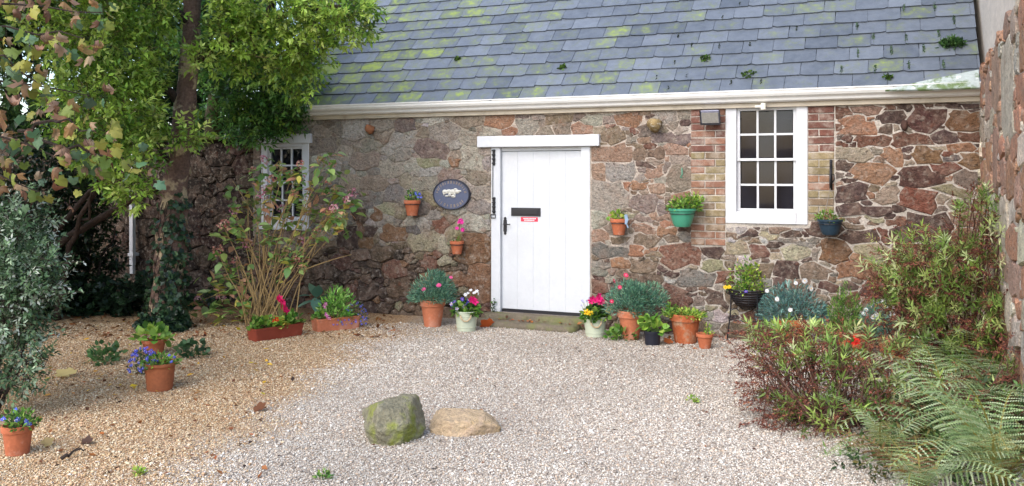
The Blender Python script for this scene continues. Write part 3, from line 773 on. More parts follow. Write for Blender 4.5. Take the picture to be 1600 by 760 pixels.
# lever handle on a long plate
hx = Xp(787.5); zt, zb = Zp(787, 339, .04), Zp(787, 367, .04)
mb = MB(); zc = (zt + zb) / 2; hh = (zt - zb) / 2
prof = [(.0, 1.0), (.012, .93), (.018, .82), (.012, .72), (.021, .6), (.021, -.6), (.012, -.72), (.018, -.82), (.012, -.93), (0, -1.0)]
V = [(hx + a, .03, zc + q * hh) for a, q in prof] + [(hx - a, .03, zc + q * hh) for a, q in prof[::-1][1:-1]]
n = len(V); V2 = [(v[0], .0395, v[2]) for v in V]
mb.add(V + V2, [list(range(n))[::-1], list(range(n, 2 * n))] + [[i, (i + 1) % n, n + (i + 1) % n, n + i] for i in range(n)])
hd = mb.build('door_handle', BLACK, door)
mb = MB(); hz = Zp(787, 350, .04)
mb.tube([(hx, .03, hz), (hx, -.012, hz)], .009, 10); mb.tube([(hx, -.012, hz + .002), (hx + .03, -.014, hz), (hx + .07, -.014, hz - .004), (hx + .085, -.012, hz)], [.009, .008, .0065, .008], 8)
mb.build('lever', BLACK, hd, smooth=True)
# iron bolt keeps and the rod on the left door post
def keep(zt, zb, x):
    mb = MB(); h = zt - zb; 
    mb.box(x - .018, x + .018, -.022, -.0135, zb, zt)
    for k in range(4): mb.lathe([(.0, 0), (.024, .004), (.024, .016), (0, .02)], 10, (x, -.026, zb + h * (.1 + .26 * k)))
    return mb
zk = lambda y: Zp(772, y)
xk = Xp(772.5)
o = bevel(keep(zk(234), zk(259), xk).build('bolt_keep', BLACK, frame), .003); bevel(keep(zk(308), zk(334), xk + .002).build('bolt_keep', BLACK, frame), .003)
mb = MB(); mb.tube([(xk - .012, -.02, zk(258)), (xk - .014, -.02, zk(332))], .0045, 6); mb.build('bolt_rod', BLACK, frame)
mb = MB(); zc = zk(338); xx = xk - .006
mb.tube([(xx - .03, -.024, zc + .02), (xx + .03, -.024, zc + .02), (xx + .03, -.024, zc - .02), (xx - .03, -.024, zc - .02), (xx - .03, -.024, zc + .021)], .0065, 6); mb.build('pull_ring', BLACK, frame)
# steps
STEP = mat('step_stone', C(112, 102, 86), rough=.9, noise=[(7, .25), (50, .25)], bump=(25, .7, .02), patch=(C(112, 116, 66), 5, .48, .66, .8), patch2=(C(70, 56, 46), 11, .6, .74, .6))
def slab(x0, x1, y0, y1, z0, z1, name, seed):
    rg = random.Random(seed); n = 14; V = []; F = []
    for i in range(n + 1):
        x = x0 + (x1 - x0) * i / n; j = lambda s=.008: rg.uniform(-s, s)
        V += [(x, y1, z0), (x, y0 + j(), z0), (x, y0 + j(.006), (z0 + z1) / 2), (x, y0 + .012 + j(.006), z1 - .01 + j(.004)), (x, y0 + .035 + j(.006), z1 + j(.004)), (x, y1, z1 + j(.003))]
    for i in range(n):
        for k in range(5): F.append([i * 6 + k, i * 6 + k + 1, i * 6 + 7 + k, i * 6 + 6 + k])
    F += [list(range(6))[::-1], [n * 6 + k for k in range(6)]]
    mb = MB(); mb.add(V, F); return mb.build(name, STEP, cottage, smooth=True)
slab(Xp(764), Xp(924), -.16, .1, -.02, .118, 'door_step', 1)
slab(Xp(757), Xp(914), -.40, -.15, -.02, .062, 'door_step', 2)

# sash windows
GLASS = bpy.data.materials.new('window_glass'); GLASS.use_nodes = True
nt = GLASS.node_tree; N = nt.nodes
for nn in list(N): 
    if nn.name != 'Material Output': N.remove(nn)
gl_ = N.new('ShaderNodeBsdfGlossy'); gl_.inputs['Roughness'].default_value = .03; gl_.inputs[0].default_value = (.95, .95, 1, 1)
tr_ = N.new('ShaderNodeBsdfTransparent'); tr_.inputs[0].default_value = (.55, .58, .62, 1)
df_ = N.new('ShaderNodeBsdfDiffuse'); df_.inputs[0].default_value = (*C(124, 130, 160), 1)  # patchy bluish film, a painted stand-in for reflections in the panes
fr_ = N.new('ShaderNodeFresnel'); fr_.inputs[0].default_value = 1.4
m1 = N.new('ShaderNodeMixShader'); m2 = N.new('ShaderNodeMixShader')
tn = N.new('ShaderNodeTexNoise'); tn.inputs['Scale'].default_value = 4; tn.inputs['Detail'].default_value = 5
gg = N.new('ShaderNodeNewGeometry'); nt.links.new(gg.outputs['Position'], tn.inputs['Vector'])
mr = N.new('ShaderNodeMapRange'); mr.inputs[1].default_value = .4; mr.inputs[2].default_value = .8; mr.inputs[3].default_value = .03; mr.inputs[4].default_value = .09
nt.links.new(tn.outputs[0], mr.inputs[0])
nt.links.new(mr.outputs[0], m2.inputs[0]); nt.links.new(tr_.outputs[0], m2.inputs[1]); nt.links.new(df_.outputs[0], m2.inputs[2])
nt.links.new(fr_.outputs[0], m1.inputs[0]); nt.links.new(m2.outputs[0], m1.inputs[1]); nt.links.new(gl_.outputs[0], m1.inputs[2])
nt.links.new(m1.outputs[0], N['Material Output'].inputs[0])
def sash_window(hole, cols, rows, jamb, sillh, head, y0=-.012):
    x0, x1, z0, z1 = hole
    mb = MB()
    mb.box(x0, x0 + jamb, y0, .12, z0, z1); mb.box(x1 - jamb, x1, y0, .12, z0, z1)
    mb.box(x0 + jamb, x1 - jamb, y0 - .006, .12, z0, z0 + sillh)
    if head: mb.box(x0 + jamb, x1 - jamb, y0, .12, z1 - head, z1)
    w = bevel(mb.build('window', WHITE2, cottage), .005)
    a0, a1, b0, b1 = x0 + jamb, x1 - jamb, z0 + sillh, z1 - head
    zm = b0 + (b1 - b0) * .5
    for k, (s0, s1, yy) in enumerate(((b0, zm + .015, .045), (zm - .015, b1, .02))):
        st = .034; t = MB()
        t.box(a0, a0 + st, yy, yy + .04, s0, s1); t.box(a1 - st, a1, yy, yy + .04, s0, s1)
        t.box(a0 + st, a1 - st, yy, yy + .04, s0, s0 + (.03)); t.box(a0 + st, a1 - st, yy, yy + .04, s1 - .03, s1)
        sash = bevel(t.build('sash', WHITE2, w), .004)
        g0, g1, h0, h1 = a0 + st, a1 - st, s0 + .03, s1 - .03
        for c in range(1, cols):
            xc = g0 + (g1 - g0) * c / cols; t = MB(); t.box(xc - .011, xc + .011, yy + .004, yy + .034, h0, h1); t.build('glazing_bar', WHITE2, w)
        r2 = rows // 2
        for r in range(1, r2):
            zc = h0 + (h1 - h0) * r / r2; t = MB(); t.box(g0, g1, yy + .006, yy + .032, zc - .011, zc + .011); t.build('glazing_bar', WHITE2, w)
        rg = random.Random(k + 3)
        for c in range(cols):
            for r in range(r2):
                xa, xb = g0 + (g1 - g0) * c / cols + .009, g0 + (g1 - g0) * (c + 1) / cols - .009
                za, zb = h0 + (h1 - h0) * r / r2 + .009, h0 + (h1 - h0) * (r + 1) / r2 - .009
                q = [rg.uniform(-.005, .005) for _ in range(3)]
                t = MB(); t.add([(xa, yy + .018, za), (xb, yy + .018 + q[0], za), (xb, yy + .018 + q[0] + q[1], zb), (xa, yy + .018 + q[1], zb)], [[0, 1, 2, 3]])
                t.build('pane', GLASS, w)
    return w
wr = sash_window(WR, 3, 4, .115, .13, .02)
wl = sash_window(WL, 3, 4, .10, .10, .05)
mb = MB(); mb.box(Xp(407), Xp(488), -.05, .05, WL[3] - .004, Zp(446, 210)); bevel(mb.build('lintel_board', WHITE2, cottage), .006)
mb = MB(); mb.box(Xp(405), Xp(486), -.05, .03, WL[2] - .045, WL[2] - .002); bevel(mb.build('window_sill', WHITE2, cottage), .006)

# fascia, gutter
CREAM = mat('cream_gutter', C(232, 230, 225), rough=.42, noise=[(2, .05), (14, .05)], spec=.4, patch=(C(176, 168, 150), 5, .62, .8, .5))
XG = Xp(424)
mb = MB(); mb.box(XG, XR - .003, -.045, -.006, ZE, ZE + .17); mb.build('fascia', mat('fascia_paint', C(196, 184, 164), rough=.6, noise=[(6, .12)], patch=(C(140, 124, 104), 7, .55, .75, .6)), cottage)
gz = ZE + .052
prof = [(-.047, gz), (-.075, gz - .003), (-.10, gz + .012), (-.108, gz + .035), (-.118, gz + .045), (-.138, gz + .06), (-.15, gz + .085), (-.15, gz + .112), (-.158, gz + .114), (-.158, gz + .128), (-.142, gz + .128),
        (-.142, gz + .09), (-.13, gz + .068), (-.10, gz + .045), (-.092, gz + .02), (-.054, gz + .012), (-.052, gz + .12), (-.047, gz + .12)]
mb = MB(); mb.prism_x(prof, XG, XR - .004); gut = mb.build('gutter', CREAM, cottage)
for k in range(5):
    x = XG + (XR - XG) * (.08 + .21 * k); mb = MB(); pr = [(a - .003 if a < -.06 else a, b - .002) for a, b in prof[:9]] + [(a + .001, b) for a, b in prof[:9][::-1]]
    mb.prism_x([(a, b) for a, b in pr], x - .02, x + .02); mb.build('gutter_union', CREAM, gut)
# little white sensor and cable under the gutter
p = W(1193, 167, -.08); mb = MB(); mb.lathe([(.024, -.035), (.028, -.03), (.028, .03), (.022, .036)], 16, (p[0], -.1, p[2])); mb.box(p[0] - .085, p[0] - .026, -.112, -.09, p[2] - .008, p[2] + .014)
tag(mb.build('eaves_sensor', mat('sensor_plastic', C(240, 236, 220), rough=.5, noise=(20, .04)), None), 'small white sensor under the gutter above the sash window', 'sensor')

# roof
A45 = math.radians(45); EXP, SW = .222, .335
ex, ez = -.10, gz + .115
rd = np.array([0, math.cos(A45), math.sin(A45)]); rn = np.array([0, -math.sin(A45), math.cos(A45)])
mb = MB(); q0 = np.array([0, ex + .03, ez - .03]); q1 = q0 + rd * 3.3
mb.add([(XL - .05, q0[1], q0[2]), (XR, q0[1], q0[2]), (XR, q1[1], q1[2]), (XL - .05, q1[1], q1[2])], [[0, 1, 2, 3]])
roof = mb.build('roof', mat('roof_felt', (.015, .015, .018), rough=.9), cottage)
mb = MB(); mb.add([(XL - .05, q1[1], q1[2]), (XR, q1[1], q1[2]), (XR, q1[1] + 2.4, q1[2] - 2.4), (XL - .05, q1[1] + 2.4, q1[2] - 2.4)], [[0, 1, 2, 3]])
mb.build('back_slope', mat('back_slate', C(86, 90, 104), rough=.6, noise=(8, .2)), cottage)
def slate_mat():
    m = bpy.data.materials.new('slate'); m.use_nodes = True; nt = m.node_tree; N = nt.nodes; Lk = nt.links.new
    b = N['Principled BSDF']; b.inputs['Roughness'].default_value = .5; b.inputs['Specular IOR Level'].default_value = .45
    at = N.new('ShaderNodeAttribute'); at.attribute_type = 'OBJECT'; at.attribute_name = 'tone'
    mo = N.new('ShaderNodeAttribute'); mo.attribute_type = 'OBJECT'; mo.attribute_name = 'moss'
    tc = N.new('ShaderNodeTexCoord'); g = N.new('ShaderNodeNewGeometry')
    n = N.new('ShaderNodeTexNoise'); n.inputs['Scale'].default_value = 9; n.inputs['Detail'].default_value = 7; Lk(g.outputs['Position'], n.inputs['Vector'])
    n.inputs['Roughness'].default_value = .7
    mx = N.new('ShaderNodeMix'); mx.data_type = 'RGBA'; mx.inputs[6].default_value = (*C(78, 85, 94), 1); mx.inputs[7].default_value = (*C(112, 119, 128), 1)
    ad = N.new('ShaderNodeMath'); ad.operation = 'ADD'; mu = N.new('ShaderNodeMath'); mu.operation = 'MULTIPLY_ADD'; mu.inputs[1].default_value = 1.5; mu.inputs[2].default_value = -.75
    Lk(n.outputs[0], mu.inputs[0]); Lk(mu.outputs[0], ad.inputs[0]); Lk(at.outputs['Fac'], ad.inputs[1]); ad.use_clamp = True; Lk(ad.outputs[0], mx.inputs[0])
    # greenish film
    sp = N.new('ShaderNodeSeparateXYZ'); Lk(tc.outputs['Object'], sp.inputs[0])
    def ab(sock, c, w):
        s = N.new('ShaderNodeMath'); s.operation = 'SUBTRACT'; s.inputs[1].default_value = c; Lk(sock, s.inputs[0])
        d = N.new('ShaderNodeMath'); d.operation = 'DIVIDE'; d.inputs[1].default_value = w; Lk(s.outputs[0], d.inputs[0])
        e = N.new('ShaderNodeMath'); e.operation = 'POWER'; e.inputs[1].default_value = 2; 
        f = N.new('ShaderNodeMath'); f.operation = 'ABSOLUTE'; Lk(d.outputs[0], f.inputs[0]); Lk(f.outputs[0], e.inputs[0]); return e.outputs[0]
    sx = N.new('ShaderNodeAttribute'); sx.attribute_type = 'OBJECT'; sx.attribute_name = 'spot'
    sh = N.new('ShaderNodeMath'); sh.operation = 'SUBTRACT'; Lk(sp.outputs[0], sh.inputs[0]); Lk(sx.outputs['Fac'], sh.inputs[1])
    r2 = N.new('ShaderNodeMath'); r2.operation = 'ADD'; Lk(ab(sh.outputs[0], 0, .17), r2.inputs[0]); Lk(ab(sp.outputs[1], .11, .12), r2.inputs[1])
    n2 = N.new('ShaderNodeTexNoise'); n2.inputs['Scale'].default_value = 13; n2.inputs['Detail'].default_value = 6; Lk(g.outputs['Position'], n2.inputs['Vector'])
    n2.inputs['Roughness'].default_value = .7
    k = N.new('ShaderNodeMath'); k.operation = 'MULTIPLY_ADD'; k.inputs[1].default_value = 8.5; k.inputs[2].default_value = -4.0; Lk(n2.outputs[0], k.inputs[0])
    q = N.new('ShaderNodeMath'); q.operation = 'SUBTRACT'; Lk(k.outputs[0], q.inputs[0]); Lk(r2.outputs[0], q.inputs[1])
    q2 = N.new('ShaderNodeMath'); q2.operation = 'ADD'; Lk(q.outputs[0], q2.inputs[0]); Lk(mo.outputs['Fac'], q2.inputs[1])
    f1 = N.new('ShaderNodeMapRange'); f1.inputs[1].default_value = -.3; f1.inputs[2].default_value = 2.7; f1.inputs[4].default_value = .8; Lk(q2.outputs[0], f1.inputs[0])
    mm = N.new('ShaderNodeMix'); mm.data_type = 'RGBA'; Lk(f1.outputs[0], mm.inputs[0]); Lk(mx.outputs[2], mm.inputs[6])
    mc = N.new('ShaderNodeMix'); mc.data_type = 'RGBA'; mc.inputs[6].default_value = (*C(96, 106, 66), 1); mc.inputs[7].default_value = (*C(142, 160, 60), 1)
    f2 = N.new('ShaderNodeMapRange'); f2.inputs[1].default_value = .5; f2.inputs[2].default_value = 2.8; Lk(q2.outputs[0], f2.inputs[0]); Lk(f2.outputs[0], mc.inputs[0])
    Lk(mc.outputs[2], mm.inputs[7])
    Lk(mm.outputs[2], b.inputs['Base Color'])
    rr = N.new('ShaderNodeMapRange'); rr.inputs[3].default_value = .42; rr.inputs[4].default_value = .9; Lk(f1.outputs[0], rr.inputs[0]); Lk(rr.outputs[0], b.inputs['Roughness'])
    bp = N.new('ShaderNodeBump'); bp.inputs['Strength'].default_value = .35; bp.inputs['Distance'].default_value = .01; Lk(n.outputs[0], bp.inputs['Height']); Lk(bp.outputs[0], b.inputs['Normal'])
    return m
SLATE = slate_mat()
def slate_mesh(w, seed):
    rg = random.Random(seed); h = EXP * 1.75; t = .009; mb = MB()
    xs_ = [-w / 2, -w / 2 + .05, 0, w / 2 - .05, w / 2]
    bot = [rg.uniform(-.006, .006) for _ in xs_]
    bot[0] += rg.choice([0, 0, .02, .012]); bot[-1] += rg.choice([0, 0, 0, .016])
    V = []
    for x, b in zip(xs_, bot): V += [(x, b, .027), (x, b, .027 + t), (x, h, .001), (x, h, .001 + t)]
    F = []
    for i in range(4):
        a, c = i * 4, i * 4 + 4
        F += [[a + 1, c + 1, c + 3, a + 3], [a, c, c + 1, a + 1], [a, a + 2, c + 2, c]]
    F += [[0, 1, 3, 2], [16, 18, 19, 17]]
    mb.add(V, F); return mb.me('slate', SLATE)
SV = [slate_mesh(SW - .005, s) for s in range(8)]
RB = Matrix(((1, 0, 0), (0, rd[1], rn[1]), (0, rd[2], rn[2]))).to_4x4()
allsl = []
NR = 14
for r in range(NR):
    x = XL - .05 + (SW / 2 if r % 2 else 0) - .02 * (r % 3); 
    while x < XR - .02:
        allsl.append((r, x + SW / 2)); x += SW
rg = random.Random(77)
vis = []; extra = []
rest = MB()
for k, (r, xc) in enumerate(allsl):
    base = np.array([xc, ex, ez]) + rd * (r * EXP - .03) + rn * .006
    px, py = proj(base + rd * .1)
    (vis if (py > -14 and px > 330) or len(vis) + (len(allsl) - k) <= 300 else extra).append((r, xc, base, px, py))
vis.sort(key=lambda s: -s[4]); extra = vis[300:] + extra; vis = vis[:300]
def slate_fit(xc):
    a, b = xc - SW / 2, min(xc + SW / 2, XR - .006)
    return (a + b) / 2, (b - a) / SW
for (r, xc, base, px, py) in vis:
    xm, sx_ = slate_fit(xc)
    o = link('slate', SV[rg.randrange(8)], roof)
    M = Matrix.Translation((xm, base[1], base[2])) @ RB @ Matrix.Rotation(rg.gauss(0, .006), 4, 'Z') @ Matrix.Rotation(rg.gauss(0, .004), 4, 'Y') @ Matrix.Diagonal((sx_, 1, 1, 1))
    M = M @ Matrix.Translation((0, rg.gauss(0, .004), 0))
    o.matrix_local = M
    o['tone'] = float(min(1, max(0, rg.gauss(.5, .22))))
    left = max(0.0, min(1.0, (1050 - px) / 480.0))
    mo_ = rg.gauss(.05 + 1.15 * left, .6) - (.6 if rg.random() < .3 else 0)
    if px < 500: mo_ -= .4
    o['moss'] = float(mo_); o['spot'] = float(rg.gauss(0.01, .035))
for (r, xc, base, px, py) in extra:
    xm, sx_ = slate_fit(xc); M = Matrix.Translation((xm, base[1], base[2])) @ RB @ Matrix.Diagonal((sx_, 1, 1, 1))
    me = SV[rg.randrange(8)]
    rest.add([tuple(M @ v.co) for v in me.vertices], [list(p_.vertices) for p_ in me.polygons])
if rest.v:
    o = tag(rest.build('upper_slates', SLATE, roof), kind='stuff'); o['tone'] = .5; o['moss'] = -.9; o['spot'] = 0.0
# lead gusset at the corner by the neighbouring house
def roofpt(px, py, lift):
    c0 = np.array([0, ex, ez]) + rn * lift
    r = ray(px, py); t = np.dot(c0 - CAM, rn) / np.dot(r, rn); return CAM + r * t
tri = [roofpt(1383, 141, .04), roofpt(1440, 127, .045), roofpt(1529, 109, .05), roofpt(1531, 137, .05), roofpt(1460, 139.5, .05)]
tri[2][0] = min(tri[2][0], XR - .004); tri[3][0] = min(tri[3][0], XR - .004)
mb = MB(); n = len(tri); mb.add([p_ for p_ in tri] + [p_ - rn * .02 for p_ in tri], [list(range(n))[::-1], list(range(n, 2 * n))] + [[i, (i + 1) % n, n + (i + 1) % n, n + i] for i in range(n)])
mb.build('lead_gusset', mat('lead', C(176, 186, 182), rough=.6, noise=[(12, .15)], patch=(C(104, 124, 76), 9, .46, .6), patch2=(C(214, 220, 220), 14, .6, .7), bump=(14, .5, .03)), roof)
# ================================================================== NEIGHBOURING HOUSE (right) AND GARDEN WALL (left)
house = empty('neighbouring_house', (XR, 0, 0), 'tall neighbouring house wall of orange stone with cream render above', 'house')
MRW = Matrix(((0, 1, 0, 0), (-1, 0, 0, 0), (0, 0, 1, 0), (0, 0, 0, 1)))
def ztop(u): return 2.80 + .07 * u
def rzone(u, z): return (.38, .2), 'OPOOEPKOOTPT', C(214, 204, 190), .022, .012
HL = 3.4
rst = lay_stones(.0, HL, 0.0, 3.25, lambda U, Z: (Z > ztop(U) + .04 * np.sin(9 * U)) | (U < .004),
                 [(.25, 2.55, .34, .3, 'O'), (.3, 2.2, .4, .25, 'K'), (.8, 2.5, .5, .42, 'P'), (1.5, 2.55, .6, .5, 'P'), (.9, 1.95, .45, .3, 'O'), (2.3, 2.4, .8, .7, 'T'),
                  (.2, 1.75, .28, .34, 'O'), (.85, 1.5, .3, .4, 'M'), (1.5, 1.9, .5, .5, 'P'), (2.0, 1.4, .7, .4, 'T')], rzone, seed=12, res=.02)
hw = face_sheet('wall', (-.0, HL), (-.05, 2.78), [], MRW, lambda u, z: C(206, 192, 178), house, MORTAR, amp=.01)
set_stones(rst, hw, MRW, 31, nparts=160, tint=1.5)  # raised tint brightens this side's stones in place of sunlight
mb = MB()
for k in range(17):
    u0, u1 = k * .2, k * .2 + .2
    mb.add([tuple(MRW @ Vector(v)) for v in ((u0, .012, 2.70), (u1, .012, 2.70), (u1, .006, ztop(u1)), (u0, .006, ztop(u0)), (u1, .06, ztop(u1) + .02), (u0, .06, ztop(u0) + .02))],
           [[0, 1, 2, 3], [3, 2, 4, 5]], C(206, 192, 178))
mb.build('stone_ledge', MORTAR, house, attr=True)
mb = MB(); mb.add([tuple(MRW @ Vector(v)) for v in ((-5, .05, 2.4), (HL, .05, 2.4), (HL, .05, 6.2), (-5, .05, 6.2))], [[0, 1, 2, 3]])
mb.build('render_coat', mat('cream_render', C(214, 202, 186), rough=.95, noise=[(2.5, .1), (20, .12)], bump=(25, .5, .02), patch=(C(170, 156, 140), 3, .58, .8, .6)), house)
ME = Matrix.Translation((0, -HL, 0))             # the end of that house, round the corner
est = lay_stones(.0, 3.6, 0.0, 2.95, lambda U, Z: U < 0, [], rzone, seed=19, res=.025, nmax=260)
he = face_sheet('end_wall', (0, 3.6), (-.05, 2.95), [], ME, lambda u, z: C(200, 188, 174), house, MORTAR, amp=.01)
set_stones(est, he, ME, 33, nparts=120, tint=1.1)
mb = MB(); mb.add([tuple(ME @ Vector(v)) for v in ((0.05, .03, 2.95), (3.6, .03, 2.95), (3.6, .03, 6.2), (0.05, .03, 6.2))], [[0, 1, 2, 3]]); mb.build('end_render', MATS['cream_render'], house)
XW0 = W(-260, 300)[0]
gwall = empty('garden_wall', (0, 0, 0), 'stone garden wall coloured dark for tree shade, behind the ivy covered trunk', 'wall')
ZG = Zp(330, 219)
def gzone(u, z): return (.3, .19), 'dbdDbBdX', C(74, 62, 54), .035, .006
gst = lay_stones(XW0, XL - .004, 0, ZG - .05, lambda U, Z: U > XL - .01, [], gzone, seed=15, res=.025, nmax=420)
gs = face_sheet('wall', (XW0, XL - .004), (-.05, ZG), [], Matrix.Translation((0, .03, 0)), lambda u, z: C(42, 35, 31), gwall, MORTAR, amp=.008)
set_stones(gst, gs, Matrix.Translation((0, .03, 0)), 41, nparts=220, tint=.42)  # dark tint and mortar put the tree shade into the wall's colour
MOSSY = mat('mossy_coping', C(92, 84, 66), rough=.95, noise=[(8, .3), (40, .3)], patch=(C(96, 108, 46), 6, .4, .6), bump=(22, .8, .03))
x = XL - .02; rg = random.Random(8)
while x > XW0:
    w = rg.uniform(.4, .62); mb = MB(); mb.box(x - w + .008, x, -.06 + rg.uniform(-.012, .012), .42, ZG, ZG + rg.uniform(.055, .08)); bevel(mb.build('coping_stone', MOSSY, gwall), .015); x -= w
# white downpipe on the garden wall
p0, p1 = W(207, 268, -.09), W(207, 428, -.09)
pipe = empty('downpipe', (p1[0], -.09, p1[2]), 'white square downpipe on the dark wall left of the trunk', 'downpipe')
hgt = p0[2] - p1[2]
mb = MB(); mb.box(-.034, .034, -.03, .03, .12, hgt + .25); bevel(mb.build('pipe', WHITE2, pipe), .006)
mb = MB(); mb.box(-.03, .03, -.026, .026, 0, .118); bevel(mb.build('lower_pipe', WHITE2, pipe), .005)
mb = MB(); mb.box(-.05, .05, -.04, .075, .26, .30); mb.build('bracket', WHITE2, pipe)

# ================================================================== FIXTURES ON THE COTTAGE FRONT
# oval plaque
p = W(707.5, 304); s = S(p)
pl = empty('oval_plaque', (p[0], -.045, p[2]), 'oval slate-blue plaque with white animal relief on the wall', 'plaque')
ra, rb = 29.5 / s / math.cos(TH), 24 / s
def oval(k, y0, y1, n=48):
    V = [(ra * k * math.cos(2 * PI * i / n), y, rb * k * math.sin(2 * PI * i / n)) for y in (y0, y1) for i in range(n)]
    return V, [[i, (i + 1) % n, n + (i + 1) % n, n + i] for i in range(n)] + [list(range(n)), list(range(n, 2 * n))[::-1]]
PLQ = mat('plaque_enamel', C(92, 98, 120), rough=.5, noise=[(20, .1)], bump=(30, .1, .01))
mb = MB(); mb.add(*oval(.95, .0, .05)); mb.build('board', PLQ, pl)
mb = MB(); n = 48
V = []; F = []
for (k, y) in ((1.0, .05), (1.0, -.004), (.985, -.012), (.945, -.012), (.93, -.002)):
    V += [(ra * k * math.cos(2 * PI * i / n), y, rb * k * math.sin(2 * PI * i / n)) for i in range(n)]
for r in range(4): F += [[r * n + i, r * n + (i + 1) % n, (r + 1) * n + (i + 1) % n, (r + 1) * n + i] for i in range(n)]
mb.add(V, F); mb.build('rim', mat('plaque_rim', C(58, 60, 72), rough=.45), pl)
# worn lettering round the rim: the strokes are too worn to read
LET = mat('worn_gilt', C(172, 152, 128), rough=.6)
def strokes(a0, a1, n, k, seed, h):
    rg = random.Random(seed); mb = MB()
    for i in range(n):
        a = math.radians(a0 + (a1 - a0) * i / (n - 1)); c = np.array([ra * k * math.cos(a), 0, rb * k * math.sin(a)])
        up = unit(np.array([math.cos(a) / ra, 0, math.sin(a) / rb])) * (1 if h > 0 else -1); sd_ = np.array([up[2], 0, -up[0]]); H = abs(h)
        def bar(u0, v0, u1, v1, w=.0028):
            q0 = c + sd_ * u0 + up * v0; q1 = c + sd_ * u1 + up * v1; mb.tube([q0 + [0, -.002, 0], q1 + [0, -.002, 0]], w, 4)
        bar(-.007, -H, -.007, H)
        if rg.random() < .6: bar(.007, -H, .007, H)
        if rg.random() < .7: bar(-.007, H, .007, H)
        if rg.random() < .5: bar(-.007, 0, .007, 0)
    return mb.build('lettering', LET, pl)
strokes(168, 12, 15, .78, 2, .016); strokes(214, 326, 9, .76, 5, -.018)
mb = MB()
for (x, z, a, b) in ((-.085, .03, .04, .032), (-.03, .035, .045, .03), (.02, .03, .05, .034), (.075, .035, .05, .026), (.06, .06, .03, .018), (.115, .042, .03, .012), (-.06, -.02, .03, .012), (.03, -.022, .035, .022), (-.02, 0, .02, .03), (.05, .005, .014, .03), (-.1, .005, .012, .02)):
    mb.lathe([(0, -.012), (.7, -.008), (1, 0)], 10, (0, 0, 0)); V = mb.v[-30:]
    for i in range(30):
        v = V[i]; mb.v[len(mb.v) - 30 + i] = (x + v[0] * a, v[2] - .001, z + v[1] * b)
mb.build('animal_relief', mat('relief_white', C(226, 222, 210), rough=.6, noise=(60, .2)), pl, smooth=True)

# floodlight under the eaves
p = W(1110, 182, -.12); fl = empty('floodlight', (p[0], -.02, p[2]), 'grey floodlight on the brickwork under the gutter', 'floodlight')
DG = mat('grey_metal', C(150, 150, 168), rough=.35, metal=.6, noise=(30, .12)); DK = mat('dark_metal', (.03, .03, .034), rough=.5)
def tilt(mb, ang, c):
    ca, sa = math.cos(ang), math.sin(ang)
    mb.v = [(x, c[0] + (y - c[0]) * ca - (z - c[1]) * sa, c[1] + (y - c[0]) * sa + (z - c[1]) * ca) for x, y, z in mb.v]
w = .105
mb = MB(); V = [(-w * .7, -.03, -.05), (w * .7, -.03, -.05), (w * .7, -.03, .06), (-w * .7, -.03, .06), (-w, -.12, -.075), (w, -.12, -.075), (w, -.12, .08), (-w, -.12, .08)]
mb.add(V, [[0, 1, 2, 3], [4, 7, 6, 5], [0, 4, 5, 1], [1, 5, 6, 2], [2, 6, 7, 3], [3, 7, 4, 0]]); tilt(mb, .35, (-.08, 0)); bevel(mb.build('housing', DG, fl), .008)
mb = MB(); mb.box(-w * .86, w * .86, -.128, -.121, -.06, .055); tilt(mb, .35, (-.08, 0)); mb.build('lens', mat('lamp_glass', C(150, 146, 138), rough=.25, noise=(40, .2)), fl)
mb = MB()
for q in (-w - .004, w - .006): mb.box(q, q + .01, -.132, -.119, -.08, .084)
mb.box(-w, w, -.133, -.12, -.082, -.066); tilt(mb, .35, (-.08, 0)); mb.build('bezel', DK, fl)
mb = MB(); mb.box(-.02, .02, -.05, .02, .02, .07); mb.build('bracket', DK, fl)

# ================================================================== POTS
TERRA = mat('terracotta', C(196, 118, 84), rough=.85, noise=[(5, .1), (40, .1)], bump=(60, .2, .006), patch=[(C(208, 164, 142), 7, .5, .7, .65), (C(150, 96, 72), 9, .58, .74, .5)], coords='obj')
TERRA2 = mat('orange_terracotta', C(182, 104, 70), rough=.85, noise=[(6, .15), (40, .14)], bump=(60, .25, .006), patch=[(C(134, 78, 54), 8, .52, .72, .6), (C(204, 172, 150), 11, .58, .74, .6)], coords='obj')
TERRAW = mat('weathered_terracotta', C(176, 96, 58), rough=.9, noise=[(6, .18), (45, .2)], bump=(50, .3, .008), patch=(C(186, 166, 138), 9, .52, .7, .75), patch2=(C(88, 66, 44), 7, .56, .72, .6), coords='obj')
TERRAB = mat('brown_terracotta', C(158, 92, 58), rough=.75, noise=[(6, .15), (45, .12)], bump=(50, .2, .006), patch=(C(110, 68, 46), 5, .5, .7, .6), coords='obj')
SAGE = mat('sage_enamel', C(196, 202, 178), rough=.45, noise=[(8, .06)], patch=(C(150, 146, 112), 9, .64, .8, .5), coords='obj')
BLKP = mat('black_plastic', (.016, .017, .026), rough=.4, noise=(20, .1), coords='obj')
GRNP = mat('green_plastic', C(72, 152, 122), rough=.35, noise=[(10, .06)], spec=.5, coords='obj')
NAVY = mat('navy_plastic', C(44, 62, 76), rough=.4, noise=(10, .2), coords='obj')
SOIL = mat('potting_soil', C(58, 44, 34), rough=1, noise=[(40, .4)], bump=(70, .9, .02), coords='obj')
ROPE = mat('rope', C(196, 172, 138), rough=.9, noise=(80, .2))
